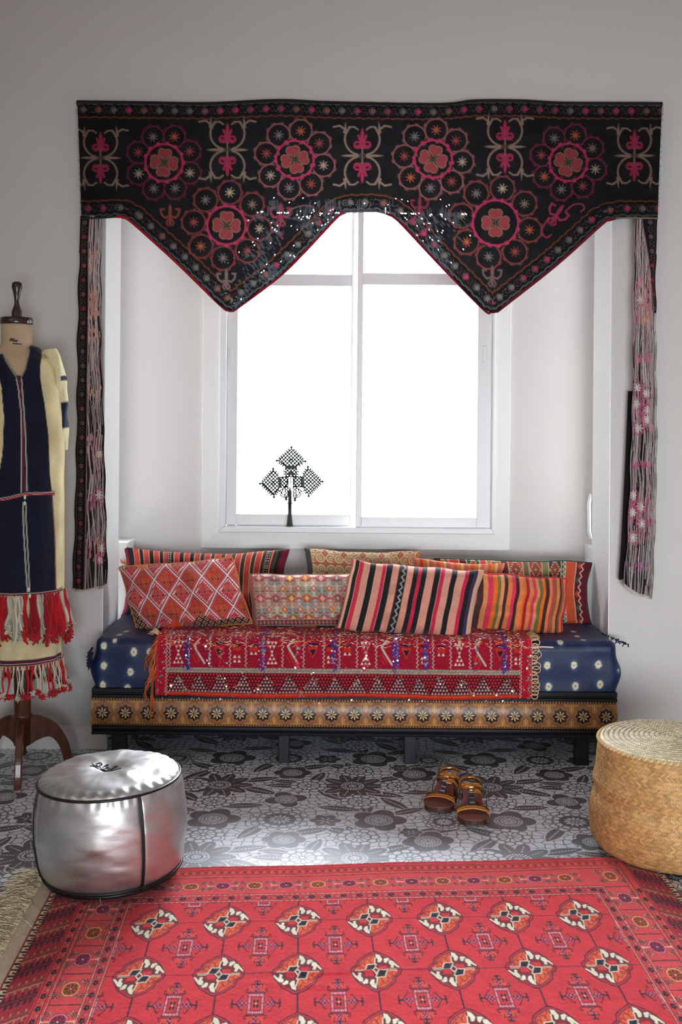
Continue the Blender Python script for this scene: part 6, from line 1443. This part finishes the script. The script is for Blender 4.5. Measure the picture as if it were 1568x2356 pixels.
# ------------------------------------------------------------------ pair of gold wedge sandals
def sandal(label, toe, heel, mirror, tilt=0):
    rt = empty('sandal', (toe[0], toe[1], 0), label, 'sandal', 'pair of gold and brown wedge sandals on the floor')
    Ln = .21; t = np.linspace(0, 1, 40)
    hw = np.interp(t, [0, .03, .1, .2, .32, .5, .65, .8, .92, .98, 1], [.008, .032, .046, .051, .049, .037, .031, .032, .031, .022, .005])
    zt = np.interp(t, [0, .3, .45, .7, 1], [.024, .024, .034, .056, .066]); zt = np.convolve(np.pad(zt, 3, 'edge'), np.ones(7) / 7, 'valid')
    off = np.interp(t, [0, .25, .6, 1], [.0, .002, -.003, 0]) * mirror
    def loft(name, z0, z1, ws, mt, sm=True):
        V, Fs = [], []
        for i in range(40):
            w_ = hw[i] * ws
            for (x, z_) in ((-w_, z1[i]), (-w_ * .96, z0[i]), (w_ * .96, z0[i]), (w_, z1[i])): V.append((off[i] + x, t[i] * Ln, z_))
        for i in range(39):
            for j in range(4): Fs.append((4 * i + j, 4 * i + (j + 1) % 4, 4 * i + 4 + (j + 1) % 4, 4 * i + 4 + j))
        Fs += [(0, 1, 2, 3), (159, 158, 157, 156)]; o = MB().add(V, Fs).build(name, mt, None, False, .0012); o.parent = rt; return o
    zb2 = np.interp(t, [0, .12, .3, .75, 1], [.006, .0, .0, 0, .0])
    cut = np.interp(t, [0, .38, .5, .74, .8, 1], [0, 0, .03, .04, .0, 0])       # arch under the instep
    loft('wedge_sole', np.maximum(zb2, np.minimum(cut, zt - .016)), zt - .006, .97, M_cork); loft('footbed', zt - .006, zt, 1.0, M_brownle)
    def strap(name, pts, w_, mt, th_=.0018):
        p = crv(pts, 26); tg = np.gradient(p, axis=0); V, Fs = [], []
        for i, (q, d) in enumerate(zip(p, tg)):
            d = d / np.linalg.norm(d); wv = np.array(w_) if np.ndim(w_) else np.array([0, w_, 0]); n = np.cross(d, wv); n /= np.linalg.norm(n) + 1e-9
            for s_, e in ((-.5, 0), (.5, 0), (.5, 1), (-.5, 1)): V.append(q + wv * s_ + n * th_ * e)
        m = len(p)
        for i in range(m - 1):
            for j in range(4): Fs.append((4 * i + j, 4 * i + (j + 1) % 4, 4 * i + 4 + (j + 1) % 4, 4 * i + 4 + j))
        Fs += [(0, 1, 2, 3), (4 * m - 1, 4 * m - 2, 4 * m - 3, 4 * m - 4)]; o = MB().add(V, Fs).build(name, mt, None, True); o.parent = rt; return o
    strap('toe_strap', [(-.052, .062, .016), (-.052, .064, .028), (-.034, .068, .037), (0, .07, .041), (.034, .068, .037), (.052, .064, .028), (.052, .062, .016)], (0, .026, .008), M_gold)
    strap('centre_strap', [(0, .07, .041), (.0, .095, .048), (.0, .12, .060), (0, .14, .072)], (.017, 0, 0), M_brownle, .002)
    strap('instep_strap', [(-.034, .172, .05), (-.038, .162, .07), (-.026, .15, .080), (0, .142, .083), (.026, .15, .080), (.038, .162, .07), (.034, .172, .05)], (0, .012, .018), M_gold)
    strap('side_strap', [(.008, .125, .076), (.028, .135, .07), (.038, .15, .05)], (0, .036, .012), M_gold)
    strap('heel_strap', [(-.034, .165, .07), (-.032, .198, .082), (0, .218, .086), (.032, .198, .082), (.034, .165, .07)], (0, 0, .012), M_gold)
    strap('loose_strap', [(-.034, .165, .08), (-.05, .16, .05), (-.052, .14, .02), (-.042, .118, .004)] if mirror > 0 else [(.034, .165, .08), (.05, .16, .05), (.05, .13, .02), (.042, .118, .004)], (0, .006, .001), M_piping)
    for (y, z_, a, b) in ((.088, .048, .010, .010), (.108, .056, .009, .012), (.129, .069, .010, .016)):
        o = MB().box(-a, a, y - b * .6, y + b * .6, z_ - .003, z_ + .005).build('jewel', M_jewel, None, False, .0022); o.parent = rt
    rt.rotation_euler = (0, 0, math.atan2(-(heel[0] - toe[0]), heel[1] - toe[1])); rt.location = (toe[0], toe[1], 0.0005)
t1, h1 = G(1000, 1873), G(1046, 1815); t2_, h2_ = G(1090, 1903), G(1077, 1836)
sandal('gold and brown wedge sandal nearer the bench, toe turned to the left', t1, h1, 1)
sandal('gold and brown wedge sandal nearer the rug, pointing straight forward', t2_, h2_, -1)
